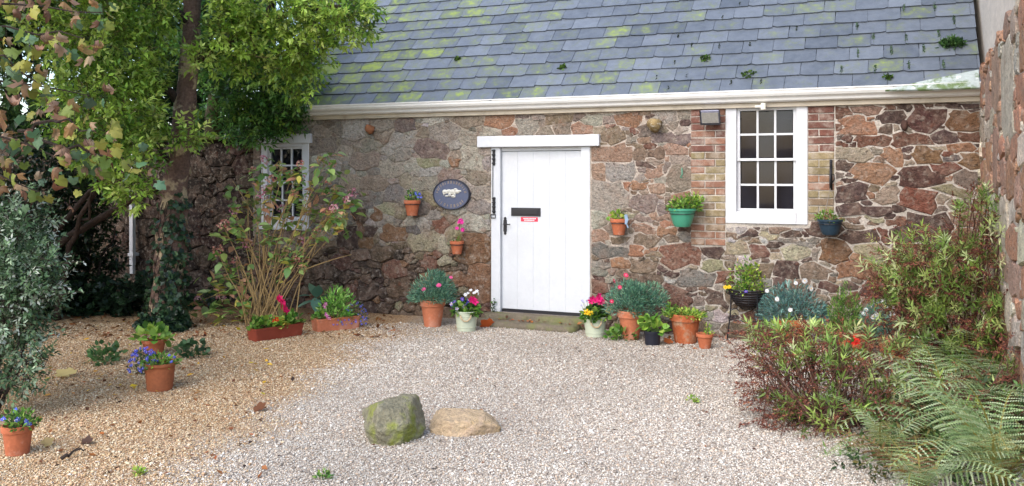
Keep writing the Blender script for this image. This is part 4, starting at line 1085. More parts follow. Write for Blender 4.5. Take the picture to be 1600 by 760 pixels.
def pot_mesh(t, rt, rb, h, material, style, par):
    mb = MB()
    if style == 'rim':
        rh = h * .24
        prof = [(rb, 0), (rb + (rt * .9 - rb) * .98, h - rh), (rt, h - rh + .004), (rt * 1.01, h - .004), (rt * .985, h), (rt * .9, h), (rt * .86, h - .03), (rt * .8, h - .05)]
    elif style == 'bucket':
        prof = [(rb, 0), (rb * 1.01, .008), (rb + (rt - rb) * .18, h * .18), (rb + (rt - rb) * .2 + .005, h * .2), (rb + (rt - rb) * .22, h * .22), (rb + (rt - rb) * .74, h * .74), (rb + (rt - rb) * .76 + .005, h * .76),
                (rb + (rt - rb) * .78, h * .78), (rt, h - .008), (rt + .007, h - .004), (rt + .005, h + .003), (rt - .006, h), (rt - .014, h - .05)]
    elif style == 'bowl':
        prof = [(rb * .7, 0), (rb, .006), (rb * 1.25, h * .22), (rt * .84, h * .5), (rt * .95, h * .78), (rt * .97, h * .86), (rt * 1.06, h * .88), (rt * 1.07, h * .98), (rt * 1.0, h), (rt * .94, h), (rt * .9, h - .04)]
    elif style == 'ridge':
        prof = [(rb, 0)]
        for k in range(1, 9):
            f = k / 9; prof.append((rb + (rt * .93 - rb) * f + (.0025 if k % 2 else -.001), h * .86 * f))
        prof += [(rt * .95, h * .86), (rt * 1.03, h * .9), (rt * 1.03, h * .98), (rt * .98, h), (rt * .9, h - .02), (rt * .86, h - .04)]
    else:   # plain taper
        prof = [(rb, 0), (rt * .98, h * .86), (rt * 1.03, h * .88), (rt * 1.03, h), (rt * .96, h), (rt * .92, h - .03)]
    mb.lathe(prof, 32, cap=(True, False)); po = mb.build('pot', material, par, smooth=True)
    md = po.modifiers.new('crisp', 'EDGE_SPLIT'); md.split_angle = math.radians(38)
    mb = MB(); mb.lathe([(prof[-1][0] + .006, h - .035), (prof[-1][0] * .5, h - .022), (.001, h - .018)], 20, cap=(False, False)); mb.build('soil', SOIL, par, smooth=True)
    return po
def pot_at(px, yb, wt, wb, h, material, style, label, name='flower_pot', cat='flower pot', group='potted plants'):
    p = G(px, yb); s = S(p); rb = wb / 2 / s
    p = p + FWD * rb * .9
    o = empty(name, (p[0], p[1], .003), label, cat, group)
    pot_mesh(o, wt / 2 / s, rb, h / s, material, style, o)
    return o, s, wt / 2 / s, h / s
def wallpot_at(px, yt, yb, wt, wb, material, style, label, name='wall_pot', off=.03):
    s = S(W(px, yb)); rt = wt / 2 / s; Y = -(rt * 1.06 + off); p = W(px, yb, Y); s = S(p); rt = wt / 2 / s; h = (yb - yt) / s
    o = empty(name, p, label, 'flower pot', 'pots hung on the cottage wall')
    pot_mesh(o, rt, wb / 2 / s, h, material, style, o)
    mb = MB(); n = 16; zc = h * .72; rr = (wb + (wt - wb) * .72) / 2 / s * (1.0 if style != 'bowl' else 1.08) + .006
    mb.tube([(rr * math.cos(2 * PI * i / n), rr * math.sin(2 * PI * i / n), zc) for i in range(n + 1)], .004, 6, cap=False)
    mb.tube([(0, rr, zc), (0, -Y - .0, zc)], .005, 6)
    mb.build('ring_bracket', BLACK, o)
    return o, s, rt, h
def dome(o, c, r, n, ln, pal, tm, name='foliage', up=.5, roll=.6, shell=.55, wts=None, material=None, jit=.16, stems=10, stem_c=(86, 104, 60)):
    """rounded, slightly lumpy cushion of leaves growing from c"""
    lv = Leaves(); c = np.asarray(c, float); r = np.asarray(r, float)
    k = 26; cl = rdir(k, .35); cl[:, 2] = np.abs(cl[:, 2]) * .95 + .02; cl *= RNG.uniform(.55, .98, (k, 1))
    w = RNG.integers(k, size=n)
    q = cl[w] + RNG.normal(0, .22, (n, 3)); q[:, 2] = np.abs(q[:, 2])
    nr = np.linalg.norm(q, axis=1, keepdims=True); q = q / np.maximum(1, nr / 1.04)
    d = unit(q + RNG.normal(0, .45, (n, 3)) + [0, 0, up * .5])
    lv.add(tm, c + q * r, d, ln * RNG.uniform(.7, 1.25, n), pal, roll=roll, wts=wts, jit=jit)
    f = lv.build(name, material or LEAF(), o)
    if stems:
        mb = MB()
        for i in range(stems):
            e = c + cl[i % k] * r * .9; mb.tube(curve(c + [RNG.uniform(-.02, .02), RNG.uniform(-.02, .02), -.02], e, (0, 0, .02), 5), [.004, .0035, .003, .0025, .002], 5)
        tag(mb.build('stems', mat('stem_%d_%d_%d' % stem_c, C(*stem_c), rough=.8), o), kind='stuff')
    return f
FME = {}
def flower_me(key, n, r, col, cen, cup=.25, layers=1, wide=.9):
    if key in FME: return FME[key]
    V = [];F = [];Cc = []
    for L in range(layers):
        rr = r * (1 - .28 * L); k0 = n
        for i in range(k0):
            a = 2 * PI * (i + .5 * L) / k0; da = PI / k0 * wide
            j = len(V); ca = lambda q: (math.cos(a + q), math.sin(a + q))
            pts = [(0, 0, .004 * L), (*[rr * .6 * v for v in ca(-da)], rr * cup * .6 + .004 * L), (*[rr * v for v in ca(-da * .45)], rr * cup + .004 * L), (*[rr * v for v in ca(da * .45)], rr * cup + .004 * L), (*[rr * .6 * v for v in ca(da)], rr * cup * .6 + .004 * L)]
            V += pts; F += [[j, j + 1, j + 2, j + 3, j + 4]]; q = RNG.uniform(.85, 1.12); Cc += [tuple(min(.9, x * q) for x in col)] * 5
    j = len(V); m = 7
    V += [(r * .22 * math.cos(2 * PI * i / m), r * .22 * math.sin(2 * PI * i / m), r * .1 + .006) for i in range(m)] + [(0, 0, r * .2 + .008)]
    F += [[j + i, j + (i + 1) % m, j + m] for i in range(m)]; Cc += [cen] * (m + 1)
    FME[key] = mesh_np('flower', np.array(V), F, FLOWER(), np.array(Cc)); return FME[key]
def flowers(o, me, pts, face=(0, -.6, .7), sc=1.0, stem=None, name='flower'):
    for p in pts:
        b = link(name, me, o, p); d = Vector(face) + Vector([rnd.gauss(0, .35) for _ in range(3)])
        b.rotation_euler = (d.to_track_quat('Z', 'Y').to_matrix() @ Matrix.Rotation(rnd.uniform(0, 6), 3, 'Z')).to_euler(); b.scale = [sc * rnd.uniform(.8, 1.2)] * 3
    if stem:
        mb = MB()
        for p in pts: mb.tube(curve((p[0] * .4 + stem[0] * .6, p[1] * .4 + stem[1] * .6, stem[2]), p, (0, 0, .01), 4), .0022, 4)
        tag(mb.build('flower_stems', mat('flower_stem', C(120, 130, 70), rough=.8), o), kind='stuff')
def flower_cam(): return (float(-FWD[0]), float(-FWD[1]), .5)
TOCAM = (-FWD[0], -FWD[1], .45)
PINK = C(238, 92, 160); HOT = C(236, 40, 128); RED = C(226, 40, 60); YEL = C(248, 196, 30); VIO = C(96, 84, 190); WHT = C(246, 246, 248); CREAMF = C(240, 236, 170)
BLUEGREEN = [C(96, 142, 118), C(118, 164, 134), C(76, 120, 100), C(142, 182, 146), C(106, 150, 128)]
MIDG = [C(94, 140, 54), C(126, 168, 70), C(74, 116, 48), C(150, 184, 88)]
LIME = [C(150, 186, 70), C(172, 200, 88), C(120, 160, 60), C(190, 206, 96)]
DARKG = [C(52, 84, 50), C(70, 104, 58), C(44, 70, 46)]
NEED = t_blade(.18, .2); SMALL = t_simple(.5, .06, .15); ROUND = t_ovate(.85, .05, .2)

def around(n, c, r, zlo=.0, front=True):
    out = []
    while len(out) < n:
        v = rdir(1)[0]
        if v[2] < zlo: continue
        if front and np.dot(v, FWD) > .25: continue
        out.append(np.asarray(c) + v * np.asarray(r))
    return out
# a: terracotta pot left of the door
o, s, rt, h = pot_at(675, 512, 40, 26, 42, TERRA, 'rim', 'terracotta pot of blue-green foliage with pink flowers left of the door')
dome(o, (0.0, 0, h - .02), (.27, .25, .33), 3600, .05, BLUEGREEN, NEED, stems=14)
flowers(o, flower_me('pinkdaisy', 10, .028, PINK, C(230, 150, 60), layers=2), [np.array([-.09, 0, h + .14]) - FWD * .24, np.array([.1, 0, h + .19]) - FWD * .2, np.array([.22, .05, h + .27]) - FWD * .1], TOCAM)
# d: terracotta pot right of the door
o, s, rt, h = pot_at(987, 532, 42, 24, 45, TERRA, 'rim', 'tall terracotta pot of grey-green foliage with pink-red flowers right of the door')
dome(o, (-.02, 0, h - .03), (.25, .25, .33), 2900, .05, BLUEGREEN, NEED, stems=14, stem_c=(120, 96, 74)); dome(o, (.2, .08, h + .06), (.18, .18, .22), 1200, .045, BLUEGREEN, NEED, stems=6, stem_c=(130, 100, 80))
flowers(o, flower_me('reddaisy', 9, .026, C(240, 60, 110), C(250, 220, 210), layers=2), [RIGHT * a + np.array([0, 0, h + b]) - FWD * c for a, b, c in ((-.2, .33, .12), (-.14, .27, .18), (-.06, .38, .05), (-.22, .12, .16))], TOCAM)
# b, c: sage buckets
for (px, yb, lab, kind) in ((728, 519, 'sage green bucket of white, violet and pink flowers left of the step', 0), (931, 528, 'sage green bucket with a yellow pansy and pink cyclamen right of the step', 1)):
    o, s, rt, h = pot_at(px, yb, 37, 29, 31, SAGE, 'bucket', lab, 'flower_bucket', 'bucket')
    mb = MB()
    f = -FWD * (rt * .98); q = RIGHT
    side = 1 if kind == 0 else -1
    base = [(-.06, h - .035), (-.05, h - .07), (-.02, h - .10), (.02, h - .10), (.05, h - .07), (.06, h - .03)]
    mb.tube([f * 1.02 + q * (x_ - .02 * 0) + np.array([0, 0, z_]) for x_, z_ in base], .0085, 7); mb.build('rope_handle', ROPE, o, smooth=True)
    dome(o, (0, 0, h - .03), (.14, .13, .12), 420, .055, MIDG + DARKG[:1], ROUND, stems=8)
    if kind == 0:
        flowers(o, flower_me('violet', 5, .024, VIO, YEL), around(7, (-.04, 0, h + .02), (.13, .12, .11), .1), TOCAM)
        flowers(o, flower_me('palevio', 5, .024, C(206, 190, 232), YEL), around(4, (-.08, 0, h + .02), (.11, .12, .1), .1), TOCAM)
        flowers(o, flower_me('whitef', 6, .02, WHT, C(230, 226, 190)), [RIGHT * a + np.array([0, 0, h + b]) for a, b in ((.02, .2), (.05, .23), (.09, .2), (.12, .22), (-.01, .18), (.14, .19))], TOCAM, stem=(0, 0, h))
        flowers(o, flower_me('hotcyc', 5, .036, HOT, C(200, 20, 90), cup=.6), [RIGHT * a + np.array([0, 0, h + b]) - FWD * .08 for a, b in ((.05, .13), (.1, .11), (.08, .15))], TOCAM, stem=(.03, 0, h))
    else:
        flowers(o, flower_me('yellowpansy', 5, .04, YEL, C(190, 120, 20)), [RIGHT * -.1 + np.array([0, 0, h + .06]) - FWD * .1, RIGHT * -.06 + np.array([0, 0, h + .05]) - FWD * .12], TOCAM)
        flowers(o, flower_me('hotcyc', 5, .036, HOT, C(200, 20, 90), cup=.6), [RIGHT * a + np.array([0, 0, h + b]) for a, b in ((.0, .17), (.05, .19), (-.03, .2), (.09, .17), (.03, .23), (.06, .15), (-.05, .16))], TOCAM, stem=(.02, 0, h))
        flowers(o, flower_me('creamf', 5, .02, CREAMF, YEL), [RIGHT * a + np.array([0, 0, h + b]) - FWD * .08 for a, b in ((.12, .07), (.15, .05), (.17, .08), (.14, .1))], TOCAM)
        flowers(o, flower_me('tinyvio', 5, .014, C(176, 170, 220), WHT), [RIGHT * a + np.array([0, 0, h + b]) for a, b in ((-.15, .12), (-.12, .15), (-.09, .17), (-.14, .17), (-.06, .2))], TOCAM, stem=(-.06, 0, h))
        dome(o, RIGHT * .02 + np.array([0, 0, h]), (.09, .08, .1), 160, .05, [C(40, 52, 44), C(60, 74, 62), C(34, 44, 40)], ROUND, name='dark_foliage', stems=0)
# e, f, g
o, s, rt, h = pot_at(1021, 541, 27, 23, 22, BLKP, 'plain', 'small black plastic pot with round bright green leaves')
dome(o, (0, 0, h - .01), (.12, .11, .15), 60, .075, LIME[:2] + MIDG[:2], ROUND, stems=10)
o, s, rt, h = pot_at(1074, 538, 49, 34, 45, TERRAW, 'rim', 'large weathered terracotta pot with trailing pale green succulents')
dome(o, (0, 0, h - .03), (.2, .18, .07), 520, .04, LIME + MIDG[:1], SMALL, stems=0); dome(o, RIGHT * -.16 + np.array([0, 0, h - .02]), (.08, .08, .12), 130, .04, MIDG, SMALL, stems=4, name='sprigs')
o, s, rt, h = pot_at(1103, 546, 27, 17, 23, TERRA2, 'rim', 'smallest terracotta pot at the wall with one seedling')
dome(o, RIGHT * .03 + np.array([0, 0, h - .02]), (.04, .04, .11), 34, .04, LIME, SMALL, stems=3)
# wall pots
o, s, rt, h = wallpot_at(644, 313, 337, 26, 16, TERRA2, 'rim', 'terracotta wall pot with blue flowers left of the plaque')
dome(o, (0, 0, h - .01), (.09, .08, .13), 150, .04, MIDG, SMALL, stems=5)
flowers(o, flower_me('blue', 5, .016, C(96, 110, 220), WHT), around(8, RIGHT * .03 + np.array([0, 0, h + .02]), (.09, .08, .08), .1), TOCAM)
o, s, rt, h = wallpot_at(714, 377, 397, 22, 14, TERRA2, 'rim', 'small terracotta wall pot with one tall pink geranium')
flowers(o, flower_me('ger', 6, .028, C(244, 60, 170), C(250, 120, 190), cup=.4, layers=2), [RIGHT * a + np.array([0, 0, h + b]) for a, b in ((.03, .23), (.06, .225), (.045, .25), (-.0, .15), (.07, .14))], TOCAM, stem=(0.01, 0, h - .03))
dome(o, (0, 0, h - .02), (.05, .05, .06), 14, .04, MIDG, SMALL, stems=2)
o, s, rt, h = wallpot_at(967, 342, 367, 27, 17, TERRA2, 'rim', 'terracotta wall pot with pale blue tie right of the door')
dome(o, RIGHT * -.02 + np.array([0, 0, h - .02]), (.08, .07, .11), 40, .05, LIME, ROUND, stems=4)
mb = MB(); q = RIGHT * (rt * .7) - FWD * (rt * .8)
mb.tube([q + [0, 0, h + .05], q + RIGHT * .012 + [0, 0, h - .01], q * 1.04 + [0, 0, h - .06]], [.016, .02, .012], 6, wob=.2); mb.tube([q * 1.05 + [0, 0, h - .04], q * 1.08 + RIGHT * .02 + [0, 0, h - .1]], .008, 5); mb.build('cloth_tie', mat('pale_blue_cloth', C(150, 172, 196), rough=.9), o)
o, s, rt, h = wallpot_at(1066, 326, 355, 41, 24, GRNP, 'bowl', 'green plastic bowl pot hung on the wall beside the brickwork', off=.02)
dome(o, RIGHT * .02 + np.array([0, 0, h - .03]), (.17, .14, .17), 420, .045, MIDG + LIME[:1], SMALL, stems=10)
dome(o, RIGHT * .16 + np.array([0, 0, h + .06]), (.06, .06, .1), 80, .04, LIME, SMALL, stems=3, name='sprig')
o, s, rt, h = wallpot_at(1297, 343, 368, 37, 22, NAVY, 'bowl', 'dark blue hanging pot on an iron hook right of the sash window', name='hanging_pot', off=.03)
dome(o, (-.02, 0, h - .03), (.13, .11, .1), 190, .04, MIDG + [C(150, 120, 80)], SMALL, stems=10, stem_c=(150, 120, 84))
loc = np.array(o.location); hk = W(1296, 250); ztop_ = hk[2] - loc[2]; zh = W(1296, 297)[2] - loc[2]
mb = MB()
for a in (0, 2.1, 4.2): mb.tube([(rt * math.cos(a), rt * math.sin(a), h * .93), (0, 0, zh + .02)], .0022, 4)
mb.build('hanging_wires', mat('galvanised_wire', C(150, 140, 130), rough=.5), o)
yw = -loc[1]
mb = MB(); mb.box(-.014, .014, yw - .022, yw - .01, zh, ztop_); mb.tube([(0, yw - .02, ztop_ - .04), (0, yw - .08, ztop_ - .06), (0, 0.0, ztop_ - .16), (0, -.01, zh + .06), (0, .015, zh + .015), (0, .02, zh + .05)], .008, 7)
mb.tube([(0, yw - .02, zh + .05), (0, yw - .06, zh + .12), (0, .03, ztop_ - .14)], .007, 7); mb.tube([(.03, yw - .03, zh + .16), (.035, yw - .05, zh + .11), (.01, yw - .05, zh + .07)], .007, 6); mb.build('wall_hook', BLACK, o, smooth=True)
# green hook and wire above the green bowl
p = W(1066, 270); mb = MB(); mb.tube([(0, 0, .05), (.005, -.03, .04), (.01, -.035, -.02), (-.012, -.03, -.05), (.012, -.02, -.06)], .006, 6)
ob = mb.build('wall_hook', GRNP, None, (p[0], -.012, p[2]), smooth=True); tag(ob, 'green metal hook on the wall above the green bowl pot', 'hook')

# wire basket on a stand
pL = G(1166, 533); s = S(pL); o = empty('basket_stand', (pL[0], pL[1] + .1, .0), 'black wire basket on a tall iron stand with yellow-green plants', 'plant stand', 'potted plants')
R0 = 29 / s; z1 = (533 - 454) / s; z0 = z1 - 30 / s
mb = MB()
for k in range(9):
    f = k / 8; rr = R0 * (math.sqrt(max(.12, 1 - (1 - f) ** 2))); zz = z0 + (z1 - z0) * f
    mb.tube([(rr * math.cos(a), rr * math.sin(a), zz + rnd.uniform(-.003, .003)) for a in np.linspace(0, 2 * PI, 21)], .0055 if k < 8 else .008, 5, cap=False)
for a in np.linspace(0, 2 * PI, 14, endpoint=False):
    mb.tube([(R0 * math.sqrt(max(.12, 1 - (1 - f) ** 2)) * math.cos(a), R0 * math.sqrt(max(.12, 1 - (1 - f) ** 2)) * math.sin(a), z0 + (z1 - z0) * f) for f in np.linspace(0, 1, 7)], .004, 5)
for sg in (-1, 1):
    c = RIGHT * sg * R0 * 1.02 + np.array([0, 0, z1 - .02]); mb.tube([c + RIGHT * sg * .03 * math.cos(a) + np.array([0, 0, .03 * math.sin(a)]) for a in np.linspace(0, 2 * PI, 12)], .005, 5)
mb.build('wire_basket', BLACK, o)
mb = MB(); mb.lathe([(.02, z0 + .004), (R0 * .6, z0 + .03), (R0 * .86, z0 + (z1 - z0) * .5), (R0 * .96, z1 - .03), (R0 * .5, z1 - .015), (.002, z1)], 20, cap=(False, False)); mb.build('coir_liner', mat('coir', C(48, 38, 34), rough=1, noise=(30, .3)), o, smooth=True)
for a in (.6, 2.2, 3.75, 5.4):
    mb = MB(); mb.tube([(R0 * .95 * math.cos(a), R0 * .95 * math.sin(a), z1 - .02), (R0 * 1.02 * math.cos(a), R0 * 1.02 * math.sin(a), z1 * .5), (R0 * 1.2 * math.cos(a), R0 * 1.2 * math.sin(a), .0)], .008, 6); mb.build('leg', BLACK, o)
    mb = MB(); c = np.array([R0 * .8 * math.cos(a), R0 * .8 * math.sin(a), z0 - .06]); u_ = np.array([math.cos(a), math.sin(a), 0])
    mb.tube([c + u_ * (.07 * t * math.cos(9 * t)) + np.array([0, 0, .07 * t * math.sin(9 * t)]) for t in np.linspace(.15, 1, 14)], .005, 5); mb.build('scroll', BLACK, o)
mb = MB(); mb.tube([(R0 * 1.05 * math.cos(a), R0 * 1.05 * math.sin(a), z1 * .42) for a in np.linspace(0, 2 * PI, 21)], .006, 5, cap=False); mb.build('stay_ring', BLACK, o)
dome(o, RIGHT * -.03 + np.array([0, 0, z1 - .03]), (.17, .16, .36), 700, .04, MIDG + LIME, SMALL, stems=16); dome(o, RIGHT * .1 + np.array([0, 0, z1]), (.12, .12, .28), 420, .04, [C(176, 196, 60), C(196, 208, 90), C(150, 176, 50)], SMALL, stems=10, name='lacy_foliage')
flowers(o, flower_me('yellowf', 6, .024, C(250, 206, 40), C(200, 130, 20)), [RIGHT * -.24 + np.array([0, 0, z1 + .02]), RIGHT * -.21 + np.array([0, 0, z1 + .03]) - FWD * .05, RIGHT * -.1 + np.array([0, 0, z1 + .32])], TOCAM, stem=(-.05, 0, z1)); flowers(o, flower_me('violet', 5, .024, VIO, YEL), [RIGHT * -.07 + np.array([0, 0, z1]) - FWD * .2], TOCAM)

# blue-green daisy bush, bowls at the right
o, s, rt, h = pot_at(1243, 540, 52, 36, 40, TERRAW, 'rim', 'blue-green bush with small white flowers in a pot beside the wire basket')
dome(o, (0, 0, h - .03), (.33, .28, .38), 4600, .05, [C(104, 148, 142), C(126, 166, 158), C(84, 126, 122), C(146, 182, 170)], NEED, stems=14)
flowers(o, flower_me('daisy', 12, .026, WHT, YEL), [RIGHT * a + np.array([0, 0, h + b]) - FWD * c for a, b, c in ((.02, .37, .05), (.16, .32, .1), (-.2, .22, .15), (-.28, .29, .05), (.13, .39, 0), (-.1, .12, .25))], TOCAM)
o, s, rt, h = pot_at(1343, 556, 66, 44, 36, TERRA2, 'ridge', 'wide terracotta bowl with upright rosemary-like green plant')
for a, hh in ((-.14, .42), (-.07, .5), (-.19, .34), (0, .38)):
    dome(o, RIGHT * a + np.array([0, 0, h - .03]), (.075, .075, hh), 520, .04, MIDG + [C(86, 130, 66)], NEED, stems=3, name='sprig')
dome(o, (.03, -.02, h - .04), (.2, .18, .05), 200, .04, DARKG + MIDG[:1], SMALL, stems=0, name='ground_leaves')
o, s, rt, h = pot_at(1403, 562, 50, 36, 33, TERRA2, 'ridge', 'terracotta pot of grey-green cushion with many white daisies')
dome(o, RIGHT * -.12 + np.array([0, 0, h - .01]), (.2, .18, .33), 2000, .04, [C(104, 150, 132), C(130, 172, 150), C(84, 128, 110)], NEED, stems=8)
flowers(o, flower_me('daisy', 12, .026, WHT, YEL), [RIGHT * -.12 + q for q in around(20, (0, 0, h + .02), (.19, .17, .32), .3)], TOCAM)
# pots on the gravel at left
o, s, rt, h = pot_at(236, 556, 38, 26, 23, TERRA2, 'rim', 'shallow terracotta pot with lime leaves in front of the tree')
dome(o, (0, 0, h - .02), (.17, .15, .13), 90, .075, LIME[:2] + MIDG, ROUND, stems=6)
o, s, rt, h = pot_at(243, 613, 49, 38, 43, TERRAB, 'ridge', 'brown ribbed terracotta pot with blue trailing flowers on the gravel')
dome(o, (0, 0, h - .03), (.15, .14, .09), 260, .04, MIDG + LIME[:1], SMALL, stems=4); dome(o, RIGHT * -.15 + np.array([0, 0, h - .08]), (.1, .1, .18), 260, .03, [C(84, 104, 84), C(110, 124, 90)], SMALL, stems=8, name='trailing_foliage')
flowers(o, flower_me('lobelia', 5, .013, C(90, 92, 206), WHT), around(60, RIGHT * -.13 + np.array([0, 0, h - .04]), (.12, .12, .16), -.2) + around(10, (.03, 0, h), (.14, .12, .08), .2), TOCAM)
o, s, rt, h = pot_at(19, 714, 47, 34, 46, TERRA2, 'rim', 'terracotta pot with small blue flowers at the left edge', 'flower_pot')
dome(o, (0, 0, h - .02), (.12, .11, .1), 300, .035, MIDG + DARKG[:1], SMALL, stems=4); flowers(o, flower_me('blue', 5, .016, C(96, 110, 220), WHT), around(9, (0, 0, h - .01), (.11, .1, .1), .1), TOCAM)
# troughs
def trough(a, b, w, h, material, label):
    p0, p1 = G(*a), G(*b); d = p1 - p0; L = np.linalg.norm(d); d /= L; back = np.array([-d[1], d[0], 0])
    if np.dot(back, FWD) < 0: back = -back
    c = (p0 + p1) / 2 + back * w / 2; o = empty('planter_trough', (c[0], c[1], .003), label, 'planter', 'potted plants'); o.rotation_euler = (0, 0, math.atan2(d[1], d[0]))
    def ring(l, ww, z): 
        r_ = .025; out = []
        for (sx, sy, a0) in ((1, 1, 0), (-1, 1, 90), (-1, -1, 180), (1, -1, 270)):
            for q in (0, 30, 60, 90):
                an = math.radians(a0 + q); out.append((sx * (l / 2 - r_) + r_ * math.cos(an), sy * (ww / 2 - r_) + r_ * math.sin(an), z))
        return out
    R_ = [ring(L, w, 0), ring(L * 1.05, w * 1.1, h * .84), ring(L * 1.07, w * 1.14, h * .85), ring(L * 1.075, w * 1.15, h), ring(L * 1.04, w * 1.05, h), ring(L * 1.02, w * 1.0, h - .03)]
    V = [v for r in R_ for v in r]; n = 16
    F = [[k * n + i, k * n + (i + 1) % n, (k + 1) * n + (i + 1) % n, (k + 1) * n + i] for k in range(5) for i in range(n)] + [list(range(n))[::-1]]
    mb = MB(); mb.add(V, F); mb.build('trough', material, o)
    mb = MB(); mb.add(ring(L * 1.02, w * 1.0, h - .025), [list(range(16))]); mb.build('soil', SOIL, o)
    return o, L, h
o, L, h = trough((400, 535), (473, 524), .17, .135, mat('red_brown_plastic', C(138, 62, 44), rough=.55, noise=[(8, .12)], patch=(C(170, 104, 84), 7, .6, .8, .5), coords='obj'), 'dark red-brown trough with hot pink cyclamen under the hydrangea')
for k, (u, q) in enumerate(((-.2, MIDG), (-.1, MIDG + LIME), (.02, LIME + [C(220, 190, 90)]), (.12, MIDG), (.22, MIDG))): dome(o, (u, 0, h - .02), (.09, .09, .11), 55, .06, q, ROUND, stems=3)
flowers(o, flower_me('hotcyc2', 5, .034, C(240, 40, 110), C(180, 20, 80), cup=.7), [(.02 + .13 * t + rnd.gauss(0, .012), rnd.gauss(-.01, .03), h + .3 - .22 * t + rnd.gauss(0, .02)) for t in np.linspace(0, 1, 17)], (0, -.7, .3), stem=(.08, 0, h)); flowers(o, flower_me('redpansy', 5, .03, C(226, 70, 40), YEL), [(-.03, -.06, h + .07), (-.05, -.05, h + .05)], (0, -1, .4))
o, L, h = trough((497, 520), (562, 513), .18, .145, TERRA, 'terracotta trough of bushy green plant and violet lobelia by the wall')
dome(o, (.02, .02, h - .02), (.2, .15, .33), 620, .065, [C(120, 176, 70), C(146, 196, 92), C(92, 146, 58), C(164, 208, 110)], t_simple(.34, .05, .1), stems=12)
dome(o, (.22, -.06, h - .06), (.13, .1, .2), 260, .028, DARKG + [C(84, 96, 90)], SMALL, name='trailing_foliage', stems=8); flowers(o, flower_me('lobelia', 5, .013, C(90, 92, 206), WHT), around(46, (.22, -.06, h - .05), (.14, .12, .2), -.2, False) + [(rnd.uniform(-.1, .2), -.1 + rnd.uniform(-.02, .01), h * rnd.uniform(.4, 1)) for _ in range(10)], (0, -1, .4))
dome(o, (-.2, -.02, h - .02), (.08, .08, .1), 40, .045, MIDG, ROUND, stems=3, name='pansy_leaves'); flowers(o, flower_me('pinkp', 5, .03, C(238, 130, 190), C(250, 220, 230)), [(-.15, -.08, h + .04), (-.13, -.09, h + .0), (-.17, -.06, h + .13), (-.15, -.05, h + .16)], (0, -1, .4), stem=(-.16, 0, h))

# ================================================================== BOULDERS
def boulder(name, px0, px1, yt, yb, depth_m, seed, material, label, cuts):
    c = (G(px0 - 4, yb) + G(px1 - 4, yb)) / 2; s = S(c); w = (px1 - px0) / s; hh = (yb - yt) / s * .96
    import bmesh
    rg = np.random.default_rng(seed); bm = bmesh.new(); bmesh.ops.create_icosphere(bm, subdivisions=5, radius=1)
    ph = rg.random(12) * 6.28
    for v in bm.verts:
        p = np.array(v.co) * 1.35
        for (nx, ny, nz, dd) in cuts:
            a = unit(np.array([nx, ny, nz], float)); q = np.dot(p, a)
            if q > dd: p = p - a * (q - dd) * .995
        nz_ = sum(math.sin(f * (p[0] * math.cos(k) + p[1] * math.sin(k)) + f * .8 * p[2] + ph[k]) / f for k, f in enumerate((4, 7, 11, 17, 29, 43)))
        p = p * (1 + .085 * nz_ + .012 * math.sin(26 * p[2] + 9 * p[0] + ph[7])); v.co = p
    xs = [v.co.x for v in bm.verts]; zs = [v.co.z for v in bm.verts]; ys = [v.co.y for v in bm.verts]
    sx = w / (max(xs) - min(xs)); sz = hh / (max(zs) - min(zs)) * 1.0; sy = depth_m / (max(ys) - min(ys)); z_ = min(zs)
    for v in bm.verts: v.co = ((v.co.x - (max(xs) + min(xs)) / 2) * sx, v.co.y * sy, (v.co.z - z_) * sz - .012)
    me = bpy.data.meshes.new(name); bm.to_mesh(me); bm.free(); me.polygons.foreach_set('use_smooth', np.ones(len(me.polygons), dtype=bool)); me.materials.append(material)
    o = link(name, me, None, (*(c + FWD * depth_m * .45)[:2], 0)); o.rotation_euler = (0, 0, TH); tag(o, label, 'boulder', 'boulders on the forecourt'); return o
boulder('boulder', 558, 664, 627, 699, .40, 2, mat('mossy_boulder', C(144, 138, 114), rough=.95, noise=[(6, .2), (45, .3)], bump=(16, 1.0, .08), patch=[(C(172, 168, 146), 8, .52, .68, .8), (C(142, 150, 52), 6, .47, .62, .85)], patch2=(C(70, 66, 56), 16, .62, .76, .6), coords='obj'),
        'grey boulder thick with yellow-green moss on the gravel', [(.1, -.25, 1, .74), (-.85, -.5, .5, .74), (.1, -1, .55, .8), (.25, -1, -.15, .92), (1, -.25, .35, .9), (-1, -.1, -.35, .9), (0, 0, -1, .7), (.7, -.6, .7, .86), (0, 1, .3, .85), (-.5, -.8, -.2, .92), (.8, -.6, -.3, .95), (-.4, .2, 1, .8)])
boulder('boulder', 671, 787, 648, 684, .34, 5, mat('sandstone_boulder', C(204, 178, 144), rough=.95, noise=[(5, .16), (45, .28)], bump=(14, 1.0, .08), patch=[(C(172, 146, 92), 5, .5, .66, .8), (C(208, 180, 158), 4, .5, .68, .8)], patch2=(C(110, 84, 56), 13, .62, .74, .7), coords='obj'),
        'low tan sandstone boulder beside the mossy one', [(-.05, -.3, 1, .5), (.15, -.1, 1, .52), (-.9, -.3, .7, .86), (.6, -.6, .9, .72), (.0, -1, .35, .74), (.9, .1, .7, .9), (0, 0, -1, .5), (0, 1, .4, .85), (-.5, -.9, .2, .88), (.6, -.9, -.1, .92)])
